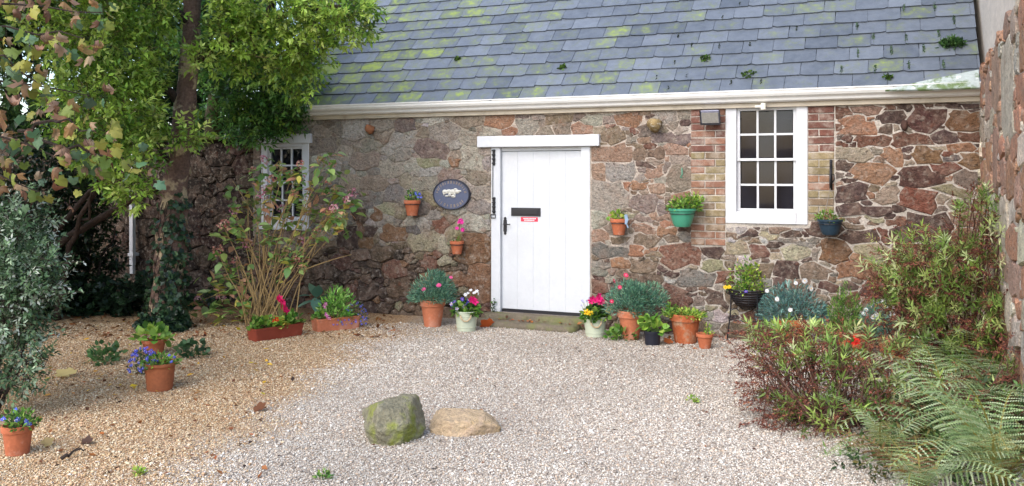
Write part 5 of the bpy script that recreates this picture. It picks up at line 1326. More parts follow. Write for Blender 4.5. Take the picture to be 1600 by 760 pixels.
# ================================================================== TREES AND SHRUBS
def spray(lv, tw, blobs, per, ln, tm, pal, tlen=.14, roll=.5, up=.25, wts=None, jit=.13, tjit=.22, mul=1.0, shell=.35):
    """leafy twigs filling ellipsoid volumes: blobs = (px, py, distance, rx px, ry px, r depth m, number of twigs)"""
    for (px, py, d, rx, ry, rd_, n) in blobs:
        n = int(n * mul); c = D(px, py, d); s = FPX / d
        v = rdir(n); rad = RNG.random((n, 1)) ** shell
        q = v * rad
        P = c + RIGHT * (q[:, 0:1] * rx / s) + np.array([0, 0, 1.0]) * (q[:, 1:2] * ry / s) + FWD * (q[:, 2:3] * rd_)
        out = unit(RIGHT * q[:, 0:1] + np.array([0, 0, 1.0]) * q[:, 1:2] + FWD * q[:, 2:3])
        td = unit(out * .8 + RNG.normal(0, .5, (n, 3)) + [0, 0, up])
        tone = 1 + RNG.normal(0, tjit, n)
        pc = pick(pal, n, .05, wts=wts) * np.clip(tone, .45, 1.6)[:, None]
        t = np.tile(np.linspace(.1, 1, per), (n, 1)) + RNG.normal(0, .05, (n, per))
        LP = P[:, None] + td[:, None] * (t * tlen)[..., None] + RNG.normal(0, .006, (n, per, 3))
        an = np.tile(np.arange(per) * 2.4, (n, 1)) + RNG.random((n, 1)) * 6
        a = unit(np.cross(td, rdir(n))); b = np.cross(td, a)
        ld = unit(a[:, None] * np.cos(an)[..., None] + b[:, None] * np.sin(an)[..., None] + td[:, None] * (.35 + .8 * t)[..., None])
        m = n * per
        V, F = scatter(tm, LP.reshape(-1, 3), ld.reshape(-1, 3), ln * RNG.uniform(.65, 1.2, m), roll=roll)
        lv.V.append(V); lv.F.append(F + lv.n); lv.n += len(V)
        cc = np.repeat(pc, per, axis=0) * (1 + RNG.normal(0, jit, (m, 1)))
        lv.C.append(np.repeat(np.clip(cc, .003, .85), len(tm[0]), axis=0))
        if tw is not None:
            for i in range(0, n, 2):
                tw.tube([P[i] - td[i] * .05, P[i] + td[i] * tlen * .8], [.004, .002], 4, cap=False)
def tree_parts(o, loc): return np.asarray(loc, float)
def wander(pts, n=4, amp=.03):
    pts = [np.asarray(p, float) for p in pts]; out = []
    for a, b in zip(pts, pts[1:]):
        for i in range(n): out.append(a + (b - a) * i / n + (RNG.normal(0, amp, 3) if i else 0))
    return out + [pts[-1]]
def ramp(r0, r1, n): return list(np.linspace(r0, r1, n))
def local(mb, loc): mb.v = [(x - loc[0], y - loc[1], z - loc[2]) for x, y, z in mb.v]; return mb

# ---- the tree with the ivied trunk
tb = G(258, 513)
tree = empty('privet_tree', tb, 'light green tree with peeling trunk wrapped in ivy', 'tree')
def trunk_mat():
    return mat('peeling_bark', C(122, 98, 86), rough=.95, noise=[(7, .35), (42, .35)], bump=(34, 1.0, .035), patch=[(C(206, 186, 150), 4.6, .53, .6, .85)], patch2=(C(48, 38, 34), 12, .6, .72, .8))
T = [(258, 516, 10.35, 31), (258, 490, 10.4, 25), (264, 420, 10.4, 23), (271, 330, 10.4, 21), (280, 235, 10.4, 18), (291, 140, 10.4, 15), (301, 40, 10.4, 14), (306, -80, 10.4, 12), (320, -260, 10.4, 9)]
mb = MB(); pts = [D(a, b, d) for a, b, d, r in T]; rr = [r / (FPX / d) for a, b, d, r in T]
pp = []; rq = []
for i in range(len(pts) - 1):
    for k in range(6): f = k / 6; pp.append(pts[i] + (pts[i + 1] - pts[i]) * f + RNG.normal(0, .008, 3)); rq.append((rr[i] + (rr[i + 1] - rr[i]) * f) * RNG.uniform(.93, 1.07))
pp[0][2] = -.03
mb.tube(pp, rq, 18, wob=.07); trunk = local(mb, tb).build('trunk', trunk_mat(), tree, smooth=True)
# limbs
def limb(pxs, r0, r1, par, loc, material, name='limb', n=8, amp=.02):
    P = wander([D(*q) for q in pxs], 4, amp); mb = MB(); mb.tube(P, ramp(r0, r1, len(P)), n, wob=.1); return local(mb, loc).build(name, material, par, smooth=True)
DKB = mat('dark_bark', C(62, 52, 46), rough=.95, noise=[(9, .3), (40, .3)], bump=(30, .8, .03))
limb([(296, 95, 10.4), (350, 70, 10.3), (410, 42, 10.1), (440, 25, 10.0), (478, 14, 9.9), (560, 10, 9.8)], .075, .02, tree, tb, DKB)
limb([(410, 42, 10.1), (425, 10, 10.0), (432, -30, 9.9)], .045, .02, tree, tb, DKB)
limb([(288, 165, 10.4), (240, 130, 10.1), (180, 90, 9.8), (120, 70, 9.6)], .05, .012, tree, tb, DKB)
limb([(278, 260, 10.4), (235, 225, 10.1), (190, 215, 9.7), (140, 235, 9.4)], .04, .01, tree, tb, DKB)
limb([(300, 40, 10.4), (250, 0, 10), (170, -30, 9.5), (80, -60, 9.0)], .06, .015, tree, tb, DKB)
limb([(304, -40, 10.4), (380, -90, 10), (480, -110, 9.6)], .06, .015, tree, tb, DKB)
lv = Leaves(); tw = MB()
PRIV = [C(146, 178, 70), C(176, 204, 92), C(118, 154, 60), C(198, 216, 116), C(96, 130, 54)]
PB = [(180, 70, 9.7, 78, 70, .7, 260), (120, 40, 9.4, 80, 60, .7, 200), (160, 165, 9.4, 80, 60, .6, 240), (208, 175, 9.7, 38, 52, .4, 100), (185, 250, 9.4, 55, 38, .4, 110), (205, 300, 9.3, 26, 26, .25, 36), (150, 215, 9.3, 50, 40, .4, 90),
      (318, 96, 9.95, 26, 20, .25, 34), (290, 208, 9.9, 28, 16, .2, 34), (228, 125, 9.8, 26, 36, .35, 52), (372, 55, 10.1, 42, 48, .4, 130), (420, 85, 10.2, 60, 50, .5, 170), (480, 60, 10.0, 46, 48, .4, 130), (545, 25, 9.8, 38, 34, .4, 110), (500, 15, 9.8, 50, 30, .4, 110), (420, 0, 10.0, 74, 40, .6, 160),
      (215, 5, 9.6, 56, 50, .6, 130), (366, 5, 10.3, 28, 45, .4, 60), (470, 115, 10.4, 32, 40, .3, 70)]
PH = [(130, -110, 9.8, 190, 80, 1.3, 520), (-20, -110, 8.8, 220, 90, 1.4, 620), (420, -50, 10.4, 110, 30, .5, 90), (60, -260, 9.4, 280, 130, 1.7, 760), (-160, -330, 7.6, 330, 170, 1.8, 900), (200, -130, 11.2, 110, 60, .6, 180)]  # high crown out of view, added to shade the left side
OV = t_simple(.46, .06, .14)
spray(lv, tw, PB, 9, .08, OV, PRIV, tlen=.15, wts=[4, 4, 3, 2.5, 1.5], shell=.27, mul=1.2); spray(lv, None, PH, 8, .095, OV, PRIV, tlen=.17)
lv.build('crown', LEAFG(), tree, tb); tag(local(tw, tb).build('twigs', mat('green_twig', C(104, 92, 58), rough=.8), tree), kind='stuff')
# ivy on the trunk
iv = empty('climbing_ivy', tb + np.array([0, 0, .02]), 'dark ivy climbing the lower trunk of the tree', 'ivy')
lv = Leaves(); il = t_palmate(.1); n = 1150
f = RNG.random(n) ** 2.1 * .62; idx = np.clip((f * (len(pp) - 1) * .66).astype(int), 0, len(pp) - 2)
base = np.array(pp)[idx] + RNG.random((n, 1)) * (np.array(pp)[idx + 1] - np.array(pp)[idx]); rads = np.array(rq)[idx]
th = RNG.uniform(0, 2 * PI, n); 
th = np.where(RNG.random(n) < .75, RNG.normal(math.atan2(-FWD[1], -FWD[0]) + .55, .62, n), th)
nrm = np.stack([np.cos(th), np.sin(th), np.zeros(n)], 1); k = (base[:, 2] < 1.1) | (RNG.random(n) < .75)
base, nrm, rads = base[k], nrm[k], rads[k]; m = len(base)
lv.add(il, base + nrm * (rads + RNG.uniform(.005, .04, m) + .03 * (base[:, 2] < .6))[:, None], unit(nrm * .35 + RNG.normal(0, .5, (m, 3)) + [0, 0, -.5]), RNG.uniform(.05, .085, m), [C(50, 76, 50), C(66, 96, 62), C(40, 60, 44), C(88, 118, 80)], up=nrm * 1.6, roll=.4)
g0 = inball(420, tb + np.array([0, 0, .03]) - FWD * .12, (.36, .3, .16)); g0[:, 2] = np.abs(g0[:, 2]) + .015
lv.add(il, g0, rdir(420, .3), .07, [C(50, 76, 50), C(66, 96, 62), C(40, 60, 44)], roll=.5); lv.build('leaves', LEAFG(), iv, tb + np.array([0, 0, .02]))
mb = MB()
for q in range(7):
    a = th[q * 9] if q else 0; a = math.atan2(-FWD[1], -FWD[0]) + RNG.normal(.4, .6)
    mb.tube([np.array(pp[i]) + np.array([math.cos(a + .12 * math.sin(i)), math.sin(a + .12 * math.sin(i)), 0]) * (rq[i] + .003) for i in range(1, 20)], .004, 5, cap=False)
local(mb, tb + np.array([0, 0, .02])).build('stems', DKB, iv)

# ---- bay tree behind the garden wall
bb = np.array([D(330, 300, 12.75)[0], .55, 0.0]); bay = empty('bay_tree', bb, 'dark glossy evergreen tree beside the end of the roof', 'tree')
top = D(338, 150, 12.6)
mb = MB(); P = wander([bb + [0, 0, -.03], D(334, 215, 12.7), top, D(352, 70, 12.4), D(360, -20, 12.3)], 5, .02); mb.tube(P, ramp(.17, .06, len(P)), 12, wob=.1); local(mb, bb).build('trunk', mat('green_bark', C(78, 72, 52), rough=.95, noise=[(8, .3), (40, .25)], patch=(C(84, 92, 46), 6, .5, .7, .6), bump=(30, .7, .02)), bay, smooth=True)
limb([(338, 150, 12.6), (380, 120, 12.3), (430, 110, 11.9), (465, 100, 11.7)], .06, .015, bay, bb, DKB); limb([(340, 170, 12.6), (385, 175, 12.1), (420, 190, 11.8)], .045, .012, bay, bb, DKB)
lv = Leaves(); tw = MB()
BAYP = [C(88, 132, 62), C(112, 158, 76), C(68, 106, 54), C(140, 180, 92), C(150, 182, 76)]
spray(lv, tw, [(395, 145, 11.8, 60, 48, .5, 200), (425, 185, 11.7, 44, 34, .3, 130), (380, 110, 11.9, 60, 55, .5, 190), (455, 130, 11.7, 38, 46, .35, 120), (350, 60, 12.2, 70, 60, .6, 200), (410, 208, 11.65, 26, 20, .2, 46), (440, 80, 11.8, 50, 50, .5, 130), (370, 190, 11.9, 34, 28, .3, 70), (400, -20, 12, 130, 60, .8, 240), (385, 200, 12.3, 34, 24, .2, 70), (330, 190, 12.9, 60, 30, .3, 110), (395, 170, 12.6, 50, 40, .3, 120)], 9, .088, t_simple(.42, .05, .1), BAYP, tlen=.16, wts=[3, 3, 3, 1.5, .8])
lv.build('crown', LEAFG(), bay, bb); tag(local(tw, bb).build('twigs', DKB, bay), kind='stuff')

# ---- dark trees beyond the garden wall
for (px, dist, lab, bl) in ((20, 15.5, 'dark dense tree beyond the garden wall at far left', [(20, 120, 15.5, 150, 150, 1.2, 520), (-90, 0, 15.5, 150, 140, 1.2, 420), (60, -60, 15.5, 160, 120, 1.2, 380), (90, 240, 15.2, 110, 60, .8, 240)]),
                            (235, 15.0, 'dark holly-like tree beyond the wall behind the ivied trunk', [(230, 130, 15, 130, 110, 1.1, 460), (200, 10, 15.3, 150, 90, 1.1, 380), (320, 80, 15.2, 90, 90, .9, 260), (280, 210, 14.6, 90, 40, .6, 170), (330, -60, 15, 150, 80, 1.1, 280)])):
    c = D(px, 200, dist); c = np.array([c[0], max(1.1, c[1]), 0.0]); o = empty('background_tree', c, lab, 'tree', 'trees beyond the garden wall')
    mb = MB(); P = wander([c + [0, 0, -.03], D(px + 5, 200, dist), D(px, 60, dist), D(px + 20, -80, dist)], 4, .04); mb.tube(P, ramp(.18, .06, len(P)), 8, wob=.1); local(mb, c).build('trunk', DKB, o, smooth=True)
    lv = Leaves(); spray(lv, None, bl, 11, .17, OV, [C(58, 84, 44), C(44, 66, 38), C(74, 102, 52), C(96, 120, 60)], tlen=.22, up=.1); lv.build('crown', LEAFG(), o, c)

# ---- fallen / leaning dark limbs and undergrowth at the left
lb = G(95, 497); lean = empty('leaning_trunk', lb, 'bare brown trunk leaning in the dark hollow at left', 'tree trunk')
def lpath(pxs, r0, r1, o, loc, name): 
    P = wander([D(*q) for q in pxs], 4, .025); mb = MB(); mb.tube(P, ramp(r0, r1, len(P)), 9, wob=.12); return local(mb, loc).build(name, mat('dead_bark', C(66, 52, 44), rough=.95, noise=[(8, .35)], bump=(26, .9, .03)), o, smooth=True)
lpath([(90, 500, 10.9), (98, 440, 10.8), (118, 370, 10.6), (150, 300, 10.4), (175, 210, 10.2)], .042, .016, lean, lb, 'trunk')
l2 = D(30, 480, 10.9) * [1, 1, 0]; o2 = empty('fallen_limb', l2, 'thick dark limb slanting up to the ivied trunk', 'tree trunk')
lpath([(30, 485, 10.95), (80, 390, 10.8), (150, 345, 10.7), (262, 285, 10.5)], .055, .035, o2, l2, 'limb'); lpath([(60, 410, 10.9), (140, 300, 10.9), (268, 245, 10.5)], .035, .025, o2, l2, 'branch'); lpath([(110, 365, 10.75), (140, 330, 10.4), (150, 262, 10.2)], .02, .01, o2, l2, 'twig')
ub = G(130, 482); ug = empty('ivy_undergrowth', ub, 'dark ivy and low undergrowth along the foot of the garden wall', 'undergrowth')
lv = Leaves(); spray(lv, None, [(60, 470, 11.2, 70, 34, .5, 150), (140, 475, 11.5, 70, 24, .4, 150), (215, 470, 11.5, 50, 26, .4, 90), (30, 420, 11.0, 60, 50, .5, 110), (120, 440, 11.9, 60, 40, .25, 90), (-60, 440, 10.8, 90, 80, .8, 160), (310, 478, 11.9, 40, 8, .2, 30)], 8, .085, il, [C(44, 66, 44), C(58, 84, 54), C(36, 52, 38)], tlen=.16, tjit=.15)
lv.build('leaves', LEAFG(), ug, ub)
hb2 = G(110, 485); hol = empty('hollow_shade_bush', hb2, 'evergreen bush added to darken the hollow behind the leaning trunk', 'bush')
lv = Leaves(); spray(lv, None, [(60, 330, 11.6, 100, 90, .45, 420), (130, 300, 11.7, 55, 70, .35, 200), (110, 400, 11.8, 75, 70, .3, 240), (40, 430, 11.4, 80, 60, .4, 220), (-60, 360, 11.2, 110, 120, .6, 360), (120, 250, 11.6, 90, 40, .4, 160)], 8, .09, OV, [C(46, 66, 40), C(34, 50, 34), C(60, 82, 48)], tlen=.18, tjit=.15); lv.build('foliage', LEAFG(), hol, hb2)  # added mass of dark leaves; puts the hollow's deep shade into colour
mb = MB()
for q in range(5): P = wander([hb2 + RNG.normal(0, .1, 3) * [1, 1, 0] - [0, 0, .02], D(60 + 30 * q, 330 + RNG.normal(0, 20), 11.7)], 5, .03); mb.tube(P, ramp(.03, .01, len(P)), 6)
tag(local(mb, hb2).build('stems', DKB, hol), kind='stuff')
# tall hedge out of view, added at left to block light and horizon
hb = G(-330, 560); hedge = empty('light_block_hedge', hb, 'unseen hedge added to block light at far left beyond the silvery shrub', 'hedge')
lv = Leaves(); spray(lv, None, [(-300, 300, 9.5, 260, 330, 1.0, 1300), (-160, 330, 10.8, 130, 190, .6, 420), (-420, 0, 8.5, 300, 300, 1.2, 700)], 8, .12, OV, [C(52, 78, 42), C(66, 96, 50), C(40, 60, 36)], tlen=.2); lv.build('foliage', LEAF(), hedge, hb)
mb = MB(); P = wander([hb + [0, 0, -.03], hb + [0, 0, 1.5], hb + [.1, 0, 3]], 3, .03); mb.tube(P, ramp(.1, .04, len(P)), 8); local(mb, hb).build('trunk', DKB, hedge)

# ---- silvery shrub at the left edge
sb = G(-10, 655); sh = empty('silvery_shrub', sb, 'grey-green small leaved shrub with silvery sheen at left edge', 'shrub')
lv = Leaves(); tw = MB()
SILV = [C(122, 152, 110), C(160, 182, 150), C(92, 122, 84), C(206, 216, 200), C(70, 98, 66)]
spray(lv, tw, [(12, 400, 6.9, 55, 70, .4, 250), (24, 440, 6.8, 54, 50, .4, 200), (5, 500, 6.7, 52, 60, .4, 220), (5, 570, 6.6, 44, 50, .35, 170), (62, 465, 6.8, 30, 26, .25, 46), (-50, 480, 6.9, 80, 150, .5, 260), (22, 340, 6.95, 50, 40, .3, 130), (58, 420, 6.8, 36, 36, .3, 70), (60, 560, 6.5, 14, 12, .15, 12), (38, 585, 6.5, 20, 16, .2, 20)], 9, .046, t_simple(.45, .08, .12), SILV, tlen=.12, wts=[3, 3, 3, 1.5, 2])
for (a, b) in (((40, 420), (128, 408)), ((50, 470), (125, 455)), ((30, 540), (96, 520)), ((20, 600), (70, 610))):
    P = [D(a[0] + (b[0] - a[0]) * t, a[1] + (b[1] - a[1]) * t, 6.7) for t in np.linspace(0, 1, 12)]; tw.tube(P, ramp(.006, .002, 12), 5, cap=False)
    PL = np.repeat(np.array(P), 4, axis=0) + RNG.normal(0, .01, (48, 3)); lv.add(t_simple(.45, .08, .12), PL, rdir(48, .2), .042, SILV)
lv.build('foliage', LEAFG(), sh, sb)
for (a, b) in ((10, 380), (40, 430), (15, 500), (-40, 450), (0, 560), (70, 460)): P = wander([sb + RNG.normal(0, .03, 3) * [1, 1, 0], (sb + D(a, b, 6.8)) / 2 + RNG.normal(0, .04, 3), D(a, b, 6.8)], 4, .01); tw.tube(P, ramp(.014, .004, len(P)), 6)
local(tw, sb).build('stems', DKB, sh)

# ---- sycamore branches with curled brown leaves, top left
yb_ = G(-260, 620); syc = empty('sycamore_tree', yb_, 'sycamore with curled brown and green autumn leaves hanging at top left', 'tree')
mb = MB(); P = wander([yb_ + [0, 0, -.03], D(-250, 300, 7.1), D(-200, 60, 6.9), D(-160, -200, 6.8)], 4, .03); mb.tube(P, ramp(.16, .07, len(P)), 12, wob=.08); local(mb, yb_).build('trunk', DKB, syc, smooth=True)
lv = Leaves(); tw = MB(); GRN = (lambda q: (q[0] + RNG.normal(0, .035, q[0].shape), q[1]))(t_palmate(.4)); CUR = (lambda q: (q[0] * [1, .62, 1] + RNG.normal(0, .07, q[0].shape), q[1]))(t_palmate(1.1))
ends = []
for (x0, y0, x1, y1, n) in ((-200, 60, 130, 60, 30), (-200, 40, 60, 130, 26), (-210, 120, 140, 150, 22), (-220, 160, 120, 250, 30), (-220, 200, 60, 300, 26), (-200, 20, 160, 20, 22), (-200, 0, 60, -30, 16), (40, 220, 205, 262, 14), (30, 205, 150, 205, 12), (-220, 240, 40, 210, 16)):
    d = 6.7 + RNG.uniform(-.35, .35); P = wander([D(x0, y0, 6.9), D((x0 + x1) / 2, (y0 + y1) / 2 - 14, d), D(x1, y1, d)], 4, .02); tw.tube(P, ramp(.016, .004, len(P)), 6)
    for i in range(int(n * 1.7)):
        f = RNG.uniform(.42, 1.03); q = D(x0 + (x1 - x0) * f, y0 + (y1 - y0) * f, d) + RNG.normal(0, .1, 3); ends.append(q)
ends = np.array(ends); br = RNG.random(len(ends)) < .42
for e in ends[::1]: tw.tube([e + RNG.normal(0, .03, 3) + [0, 0, .05], e], .0018, 4, cap=False)
for msk, tm, pal, sz in ((~br, GRN, [C(118, 140, 66), C(140, 154, 74), C(96, 124, 88), C(162, 160, 76), C(106, 138, 104)], .105), (br, CUR, [C(158, 122, 96), C(182, 150, 124), C(126, 92, 70), C(160, 128, 84)], .115)):
    q = ends[msk]; lv.add(tm, q, unit(RNG.normal(0, .6, (len(q), 3)) + [0, 0, -.75]), sz * RNG.uniform(.7, 1.2, len(q)), pal, up=np.tile(-FWD + [0, 0, .4], (len(q), 1)), roll=.75, jit=.16)
lv.build('leaves', LEAF(), syc, yb_); local(tw, yb_).build('branches', DKB, syc)

# ---- hydrangea in front of the left window
hb_ = G(405, 507); hy = empty('hydrangea', hb_, 'leggy hydrangea with faded pink heads in front of the left window', 'shrub')
st = MB(); lv = Leaves(); heads = []
tips = [(350, 355), (365, 330), (385, 300), (395, 270), (410, 255), (425, 285), (440, 262), (455, 275), (470, 262), (485, 290), (500, 255), (520, 262), (530, 300), (545, 315), (520, 335), (505, 320), (480, 330), (460, 310), (440, 330), (420, 330), (400, 345), (375, 360), (340, 395), (330, 440), (352, 420), (368, 410), (362, 345), (415, 300), (535, 350), (550, 305), (495, 365), (470, 380), (430, 375), (345, 470), (378, 450), (512, 290), (388, 385), (450, 395)]
HYL = [C(142, 176, 92), C(168, 194, 106), C(118, 154, 82), C(220, 208, 104), C(228, 168, 132), C(164, 184, 118)]
for k, (px, py) in enumerate(tips):
    tip = D(px, py, 10.75 + RNG.uniform(-.45, .55)); b0 = hb_ + np.array([RNG.normal(0, .13), RNG.normal(0, .08), -.02])
    mid = b0 + (tip - b0) * .5 + np.array([(tip - b0)[0] * -.13, 0, .1]); P = [b0 + (mid - b0) * t * 1.0 if False else (1 - t) ** 2 * b0 + 2 * t * (1 - t) * mid + t * t * tip for t in np.linspace(0, 1, 9)]
    P = [p_ + RNG.normal(0, .008, 3) for p_ in P]; st.tube(P, ramp(.0078, .003, 9), 6)
    if RNG.random() < .6:
        q = P[5]; e = q + (tip - q) * .8 + RNG.normal(0, .12, 3); st.tube([q, (q + e) / 2 + [0, 0, .03], e], [.006, .005, .003], 5); ends_ = [tip, e]
    else: ends_ = [tip]
    for e in ends_:
        nl = RNG.integers(9, 15); LPp = e + RNG.normal(0, .06, (nl, 3)) - np.array([0, 0, .06]); ld = unit(RNG.normal(0, 1, (nl, 3)) * [1, 1, .3] + [0, 0, -.1])
        lv.add(t_ovate(.62, .06, .25), LPp, ld, RNG.uniform(.08, .15, nl), HYL, roll=.35, wts=[4, 3.5, 3, 1.6, 1.6, 2])
        if RNG.random() < .7: heads.append(e + np.array([0, 0, .02]))
    # leaves lower on some stems
    if RNG.random() < .5:
        nl = 7; LPp = np.array(P)[RNG.integers(4, 8, nl)]; lv.add(t_ovate(.62, .06, .25), LPp, unit(RNG.normal(0, 1, (nl, 3)) * [1, 1, .3]), .09, HYL, roll=.35)
for (px, py) in ((345, 482), (362, 490), (375, 478), (350, 497), (384, 492), (338, 488)):
    nl = 5; lv.add(t_ovate(.62, .06, .25), D(px, py, 10.5) + RNG.normal(0, .05, (nl, 3)), unit(RNG.normal(0, 1, (nl, 3)) * [1, 1, .3] - FWD * .4), RNG.uniform(.1, .15, nl), HYL[:4], roll=.3)
for q in range(8):
    b0 = hb_ + np.array([RNG.normal(0, .16), RNG.normal(0, .1), -.02]); a = RNG.uniform(0, 6.28); e = b0 + np.array([.5 * math.cos(a), .3 * math.sin(a), RNG.uniform(.35, .9)]); st.tube(curve(b0, e, (0, 0, .05), 5), ramp(.009, .004, 5), 5)
st.tube(curve(D(480, 420, 10.6), D(549, 398, 10.4), (0, 0, .01), 6), ramp(.007, .002, 6), 5); st.tube(curve(hb_, D(480, 420, 10.6), (0, 0, .1), 6), ramp(.01, .007, 6), 5)
local(st, hb_).build('stems', mat('hydrangea_cane', C(166, 138, 92), rough=.8, noise=[(20, .2)], patch=(C(110, 84, 58), 12, .55, .7, .6)), hy); lv.build('foliage', LEAF(), hy, hb_)
HH = []
for v in range(3):
    n = 46; d = rdir(n, .55); d[:, 2] = np.abs(d[:, 2]); V, F = scatter(t_simple(.9, .03, .1), d * .05, unit(np.cross(d, rdir(n)) + d * .4), .028 * RNG.uniform(.8, 1.2, n), up=d * 2, roll=.2)
    pal = [[C(214, 150, 132), C(226, 176, 156), C(196, 120, 112), C(186, 172, 120)], [C(232, 160, 178), C(214, 128, 150), C(226, 190, 176)], [C(176, 156, 104), C(200, 150, 120), C(160, 160, 96)]][v]
    HH.append(mesh_np('flower_head', V, F, FLOWER(), np.repeat(pick(pal, n, .1), 5, axis=0)))
for i, e in enumerate(heads): h_ = link('flower_head', HH[i % 3], hy, e - hb_); h_.rotation_euler = (RNG.normal(0, .5), RNG.normal(0, .5), RNG.uniform(0, 6)); h_.scale = [RNG.uniform(.75, 1.2)] * 3

# ---- big leaved plant between the troughs
bl = G(493, 500); bp_ = empty('large_leaved_plant', bl, 'plant with large oval blue-green leaves behind the terracotta trough', 'plant')
BL = [mesh_np('leaf', t_ovate(.62, .05, .18)[0] * .24, t_ovate(.62)[1], LEAF(), c, True) for c in (C(92, 132, 112), C(112, 150, 128), C(74, 108, 94))]
for i, (px, py, ax, az) in enumerate(((487, 462, -.9, .2), (484, 445, -.2, 1), (505, 466, .9, .35), (498, 478, .3, -.7), (478, 470, -1, -.2), (510, 452, .7, .8), (494, 455, .2, .9))):
    o = link('leaf', BL[i % 3], bp_, D(493, 466, 10.65) - bl + RNG.normal(0, .03, 3)); dv = Vector(RIGHT * ax + np.array([0, 0, az]) - FWD * .5); o.rotation_euler = dv.to_track_quat('X', 'Z').to_euler(); o.scale = [RNG.uniform(.75, 1.05)] * 3
mb = MB()
for q in range(4): mb.tube(curve((RNG.normal(0, .03), RNG.normal(0, .03), -.02), D(493, 466, 10.65) - bl + RNG.normal(0, .03, 3), (.03, 0, 0), 6), ramp(.012, .006, 6), 6)
mb.build('stem', mat('green_stem', C(110, 120, 76), rough=.7), bp_)
# ---- small plants on the gravel
for (px, py, r, lab, pal, tm) in ((163, 566, .15, 'small dark green seedling clump on the gravel at left', [C(70, 104, 62), C(92, 126, 74)], ROUND), (302, 557, .13, 'small dark leafy clump on the gravel right of the two pots', [C(62, 92, 60), C(84, 112, 72)], ROUND),
                                  (968, 531, .12, 'low bright green weed at the foot of the wall right of the door', MIDG, ROUND), (505, 748, .035, 'tiny green weed sprouting in the gravel at the front', MIDG, SMALL), (216, 742, .035, 'tiny yellow-green weed in the gravel near the left front', LIME, SMALL), (1085, 629, .04, 'tiny weed in the grey gravel right of the boulders', LIME, SMALL)):
    c = G(px, py); o = empty('small_plant', c, lab, 'plant'); dome(o, (0, 0, .0), (r * 1.3, r, r * 1.1), int(30 + 600 * r), .055 if r > .1 else .03, pal, tm, stems=5)
# ---- vine leaves at the left foot of the door post
c = W(772, 478, -.03); o = empty('ivy_sprig', c, 'little ivy sprig hanging on the left door post', 'ivy'); lv = Leaves(); q = inball(26, (0, -.02, 0), (.03, .03, .09)); lv.add(SMALL, q, rdir(26), .04, DARKG + MIDG[:1]); lv.build('leaves', LEAF(), o)

# ================================================================== RIGHT-HAND PLANTING
GRE = [C(160, 184, 92), C(188, 204, 124), C(130, 158, 74), C(212, 220, 158), C(110, 136, 64)]
BRN = [C(136, 82, 64), C(106, 62, 52), C(156, 100, 74), C(120, 68, 58), C(86, 52, 46)]
def spiky_shrub(base, blobs, name, label, brown=.45, dens=.55):
    o = empty(name, base, label, 'shrub', 'shrubs along the right side'); lv = Leaves(); sd_ = Leaves(); st = MB()
    for (px, py, d, rx, ry, rd_, n) in blobs:
        n = int(n * dens); c = D(px, py, d); s = FPX / d; v = rdir(n); q = v * RNG.random((n, 1)) ** .4 * np.where(RNG.random((n, 1)) < .12, 1.3, 1.0)
        P = c + RIGHT * (q[:, 0:1] * rx / s) + np.array([0, 0, 1.0]) * (q[:, 1:2] * ry / s) + FWD * (q[:, 2:3] * rd_)
        td = unit((P - base) * [1, 1, .7] + RNG.normal(0, .25, (n, 3)) + [0, 0, .2])
        isb = RNG.random(n) < brown + .15 * (q[:, 1] < 0) + (.3 if px < 1235 and py > 550 else 0)
        for i in range(n):
            if i % 3 == 0: st.tube([P[i] - td[i] * RNG.uniform(.2, .4) - [0, 0, .06], P[i] - td[i] * .1, P[i]], [.004, .0035, .0025], 4, cap=False)
        g = P[~isb]; gd = td[~isb]; m = len(g); per = 15
        t = np.tile(np.linspace(0, 1, per), (m, 1)); an = np.tile(np.arange(per) * 2.4, (m, 1)) + RNG.random((m, 1)) * 6
        a = unit(np.cross(gd, rdir(m))); b = np.cross(gd, a)
        LP = g[:, None] + gd[:, None] * (t * .10 - .07)[..., None]; ld = unit(a[:, None] * np.cos(an)[..., None] + b[:, None] * np.sin(an)[..., None] + gd[:, None] * (.25 + 1.1 * t)[..., None])
        V, F = scatter(t_simple(.2, .03, .12), LP.reshape(-1, 3), ld.reshape(-1, 3), np.repeat(RNG.uniform(.055, .095, m), per), roll=.3)
        lv.V.append(V); lv.F.append(F + lv.n); lv.n += len(V); cc = np.repeat(pick(GRE, m, .12, wts=[3, 2, 3, 1.2, 2]), per, axis=0) * (1 + RNG.normal(0, .12, (m * per, 1))); lv.C.append(np.repeat(np.clip(cc, .003, .85), 5, axis=0))
        h = P[isb]; hd = td[isb]; m = len(h)
        dr = unit(hd * .7 + np.array([0, 0, -.45]) + (-RIGHT * .45) + RNG.normal(0, .22, (m, 3))); per = 44; t = RNG.random((m, per))
        L_ = RNG.uniform(.10, .22, m)
        LP = h[:, None] + dr[:, None] * (t * L_[:, None])[..., None] + RNG.normal(0, .011, (m, per, 3)) * (1.1 - t)[..., None]
        ld = unit(dr[:, None] + RNG.normal(0, .55, (m, per, 3)))
        sd_.add(t_simple(.32, .05, .1), LP.reshape(-1, 3), ld.reshape(-1, 3), RNG.uniform(.014, .03, m * per), BRN, jit=.2)
    for q in range(26):
        b_ = blobs[RNG.integers(len(blobs))]; e = D(b_[0] + RNG.uniform(-.7, .7) * b_[3], b_[1] + RNG.uniform(-.5, .7) * b_[4], b_[2] + RNG.uniform(-.5, .5) * b_[5]); st.tube(curve(base + RNG.normal(0, .06, 3) * [1, 1, 0] - [0, 0, .02], e, RNG.normal(0, .06, 3), 7), ramp(.012, .004, 7), 5)
    lv.build('foliage', LEAF(), o, base); sd_.build('seed_heads', mat('dry_seed', attr=True, rough=.9, transl=.15), o, base); tag(local(st, base).build('stems', mat('woody_stem', C(92, 66, 54), rough=.9), o), kind='stuff')
    return o
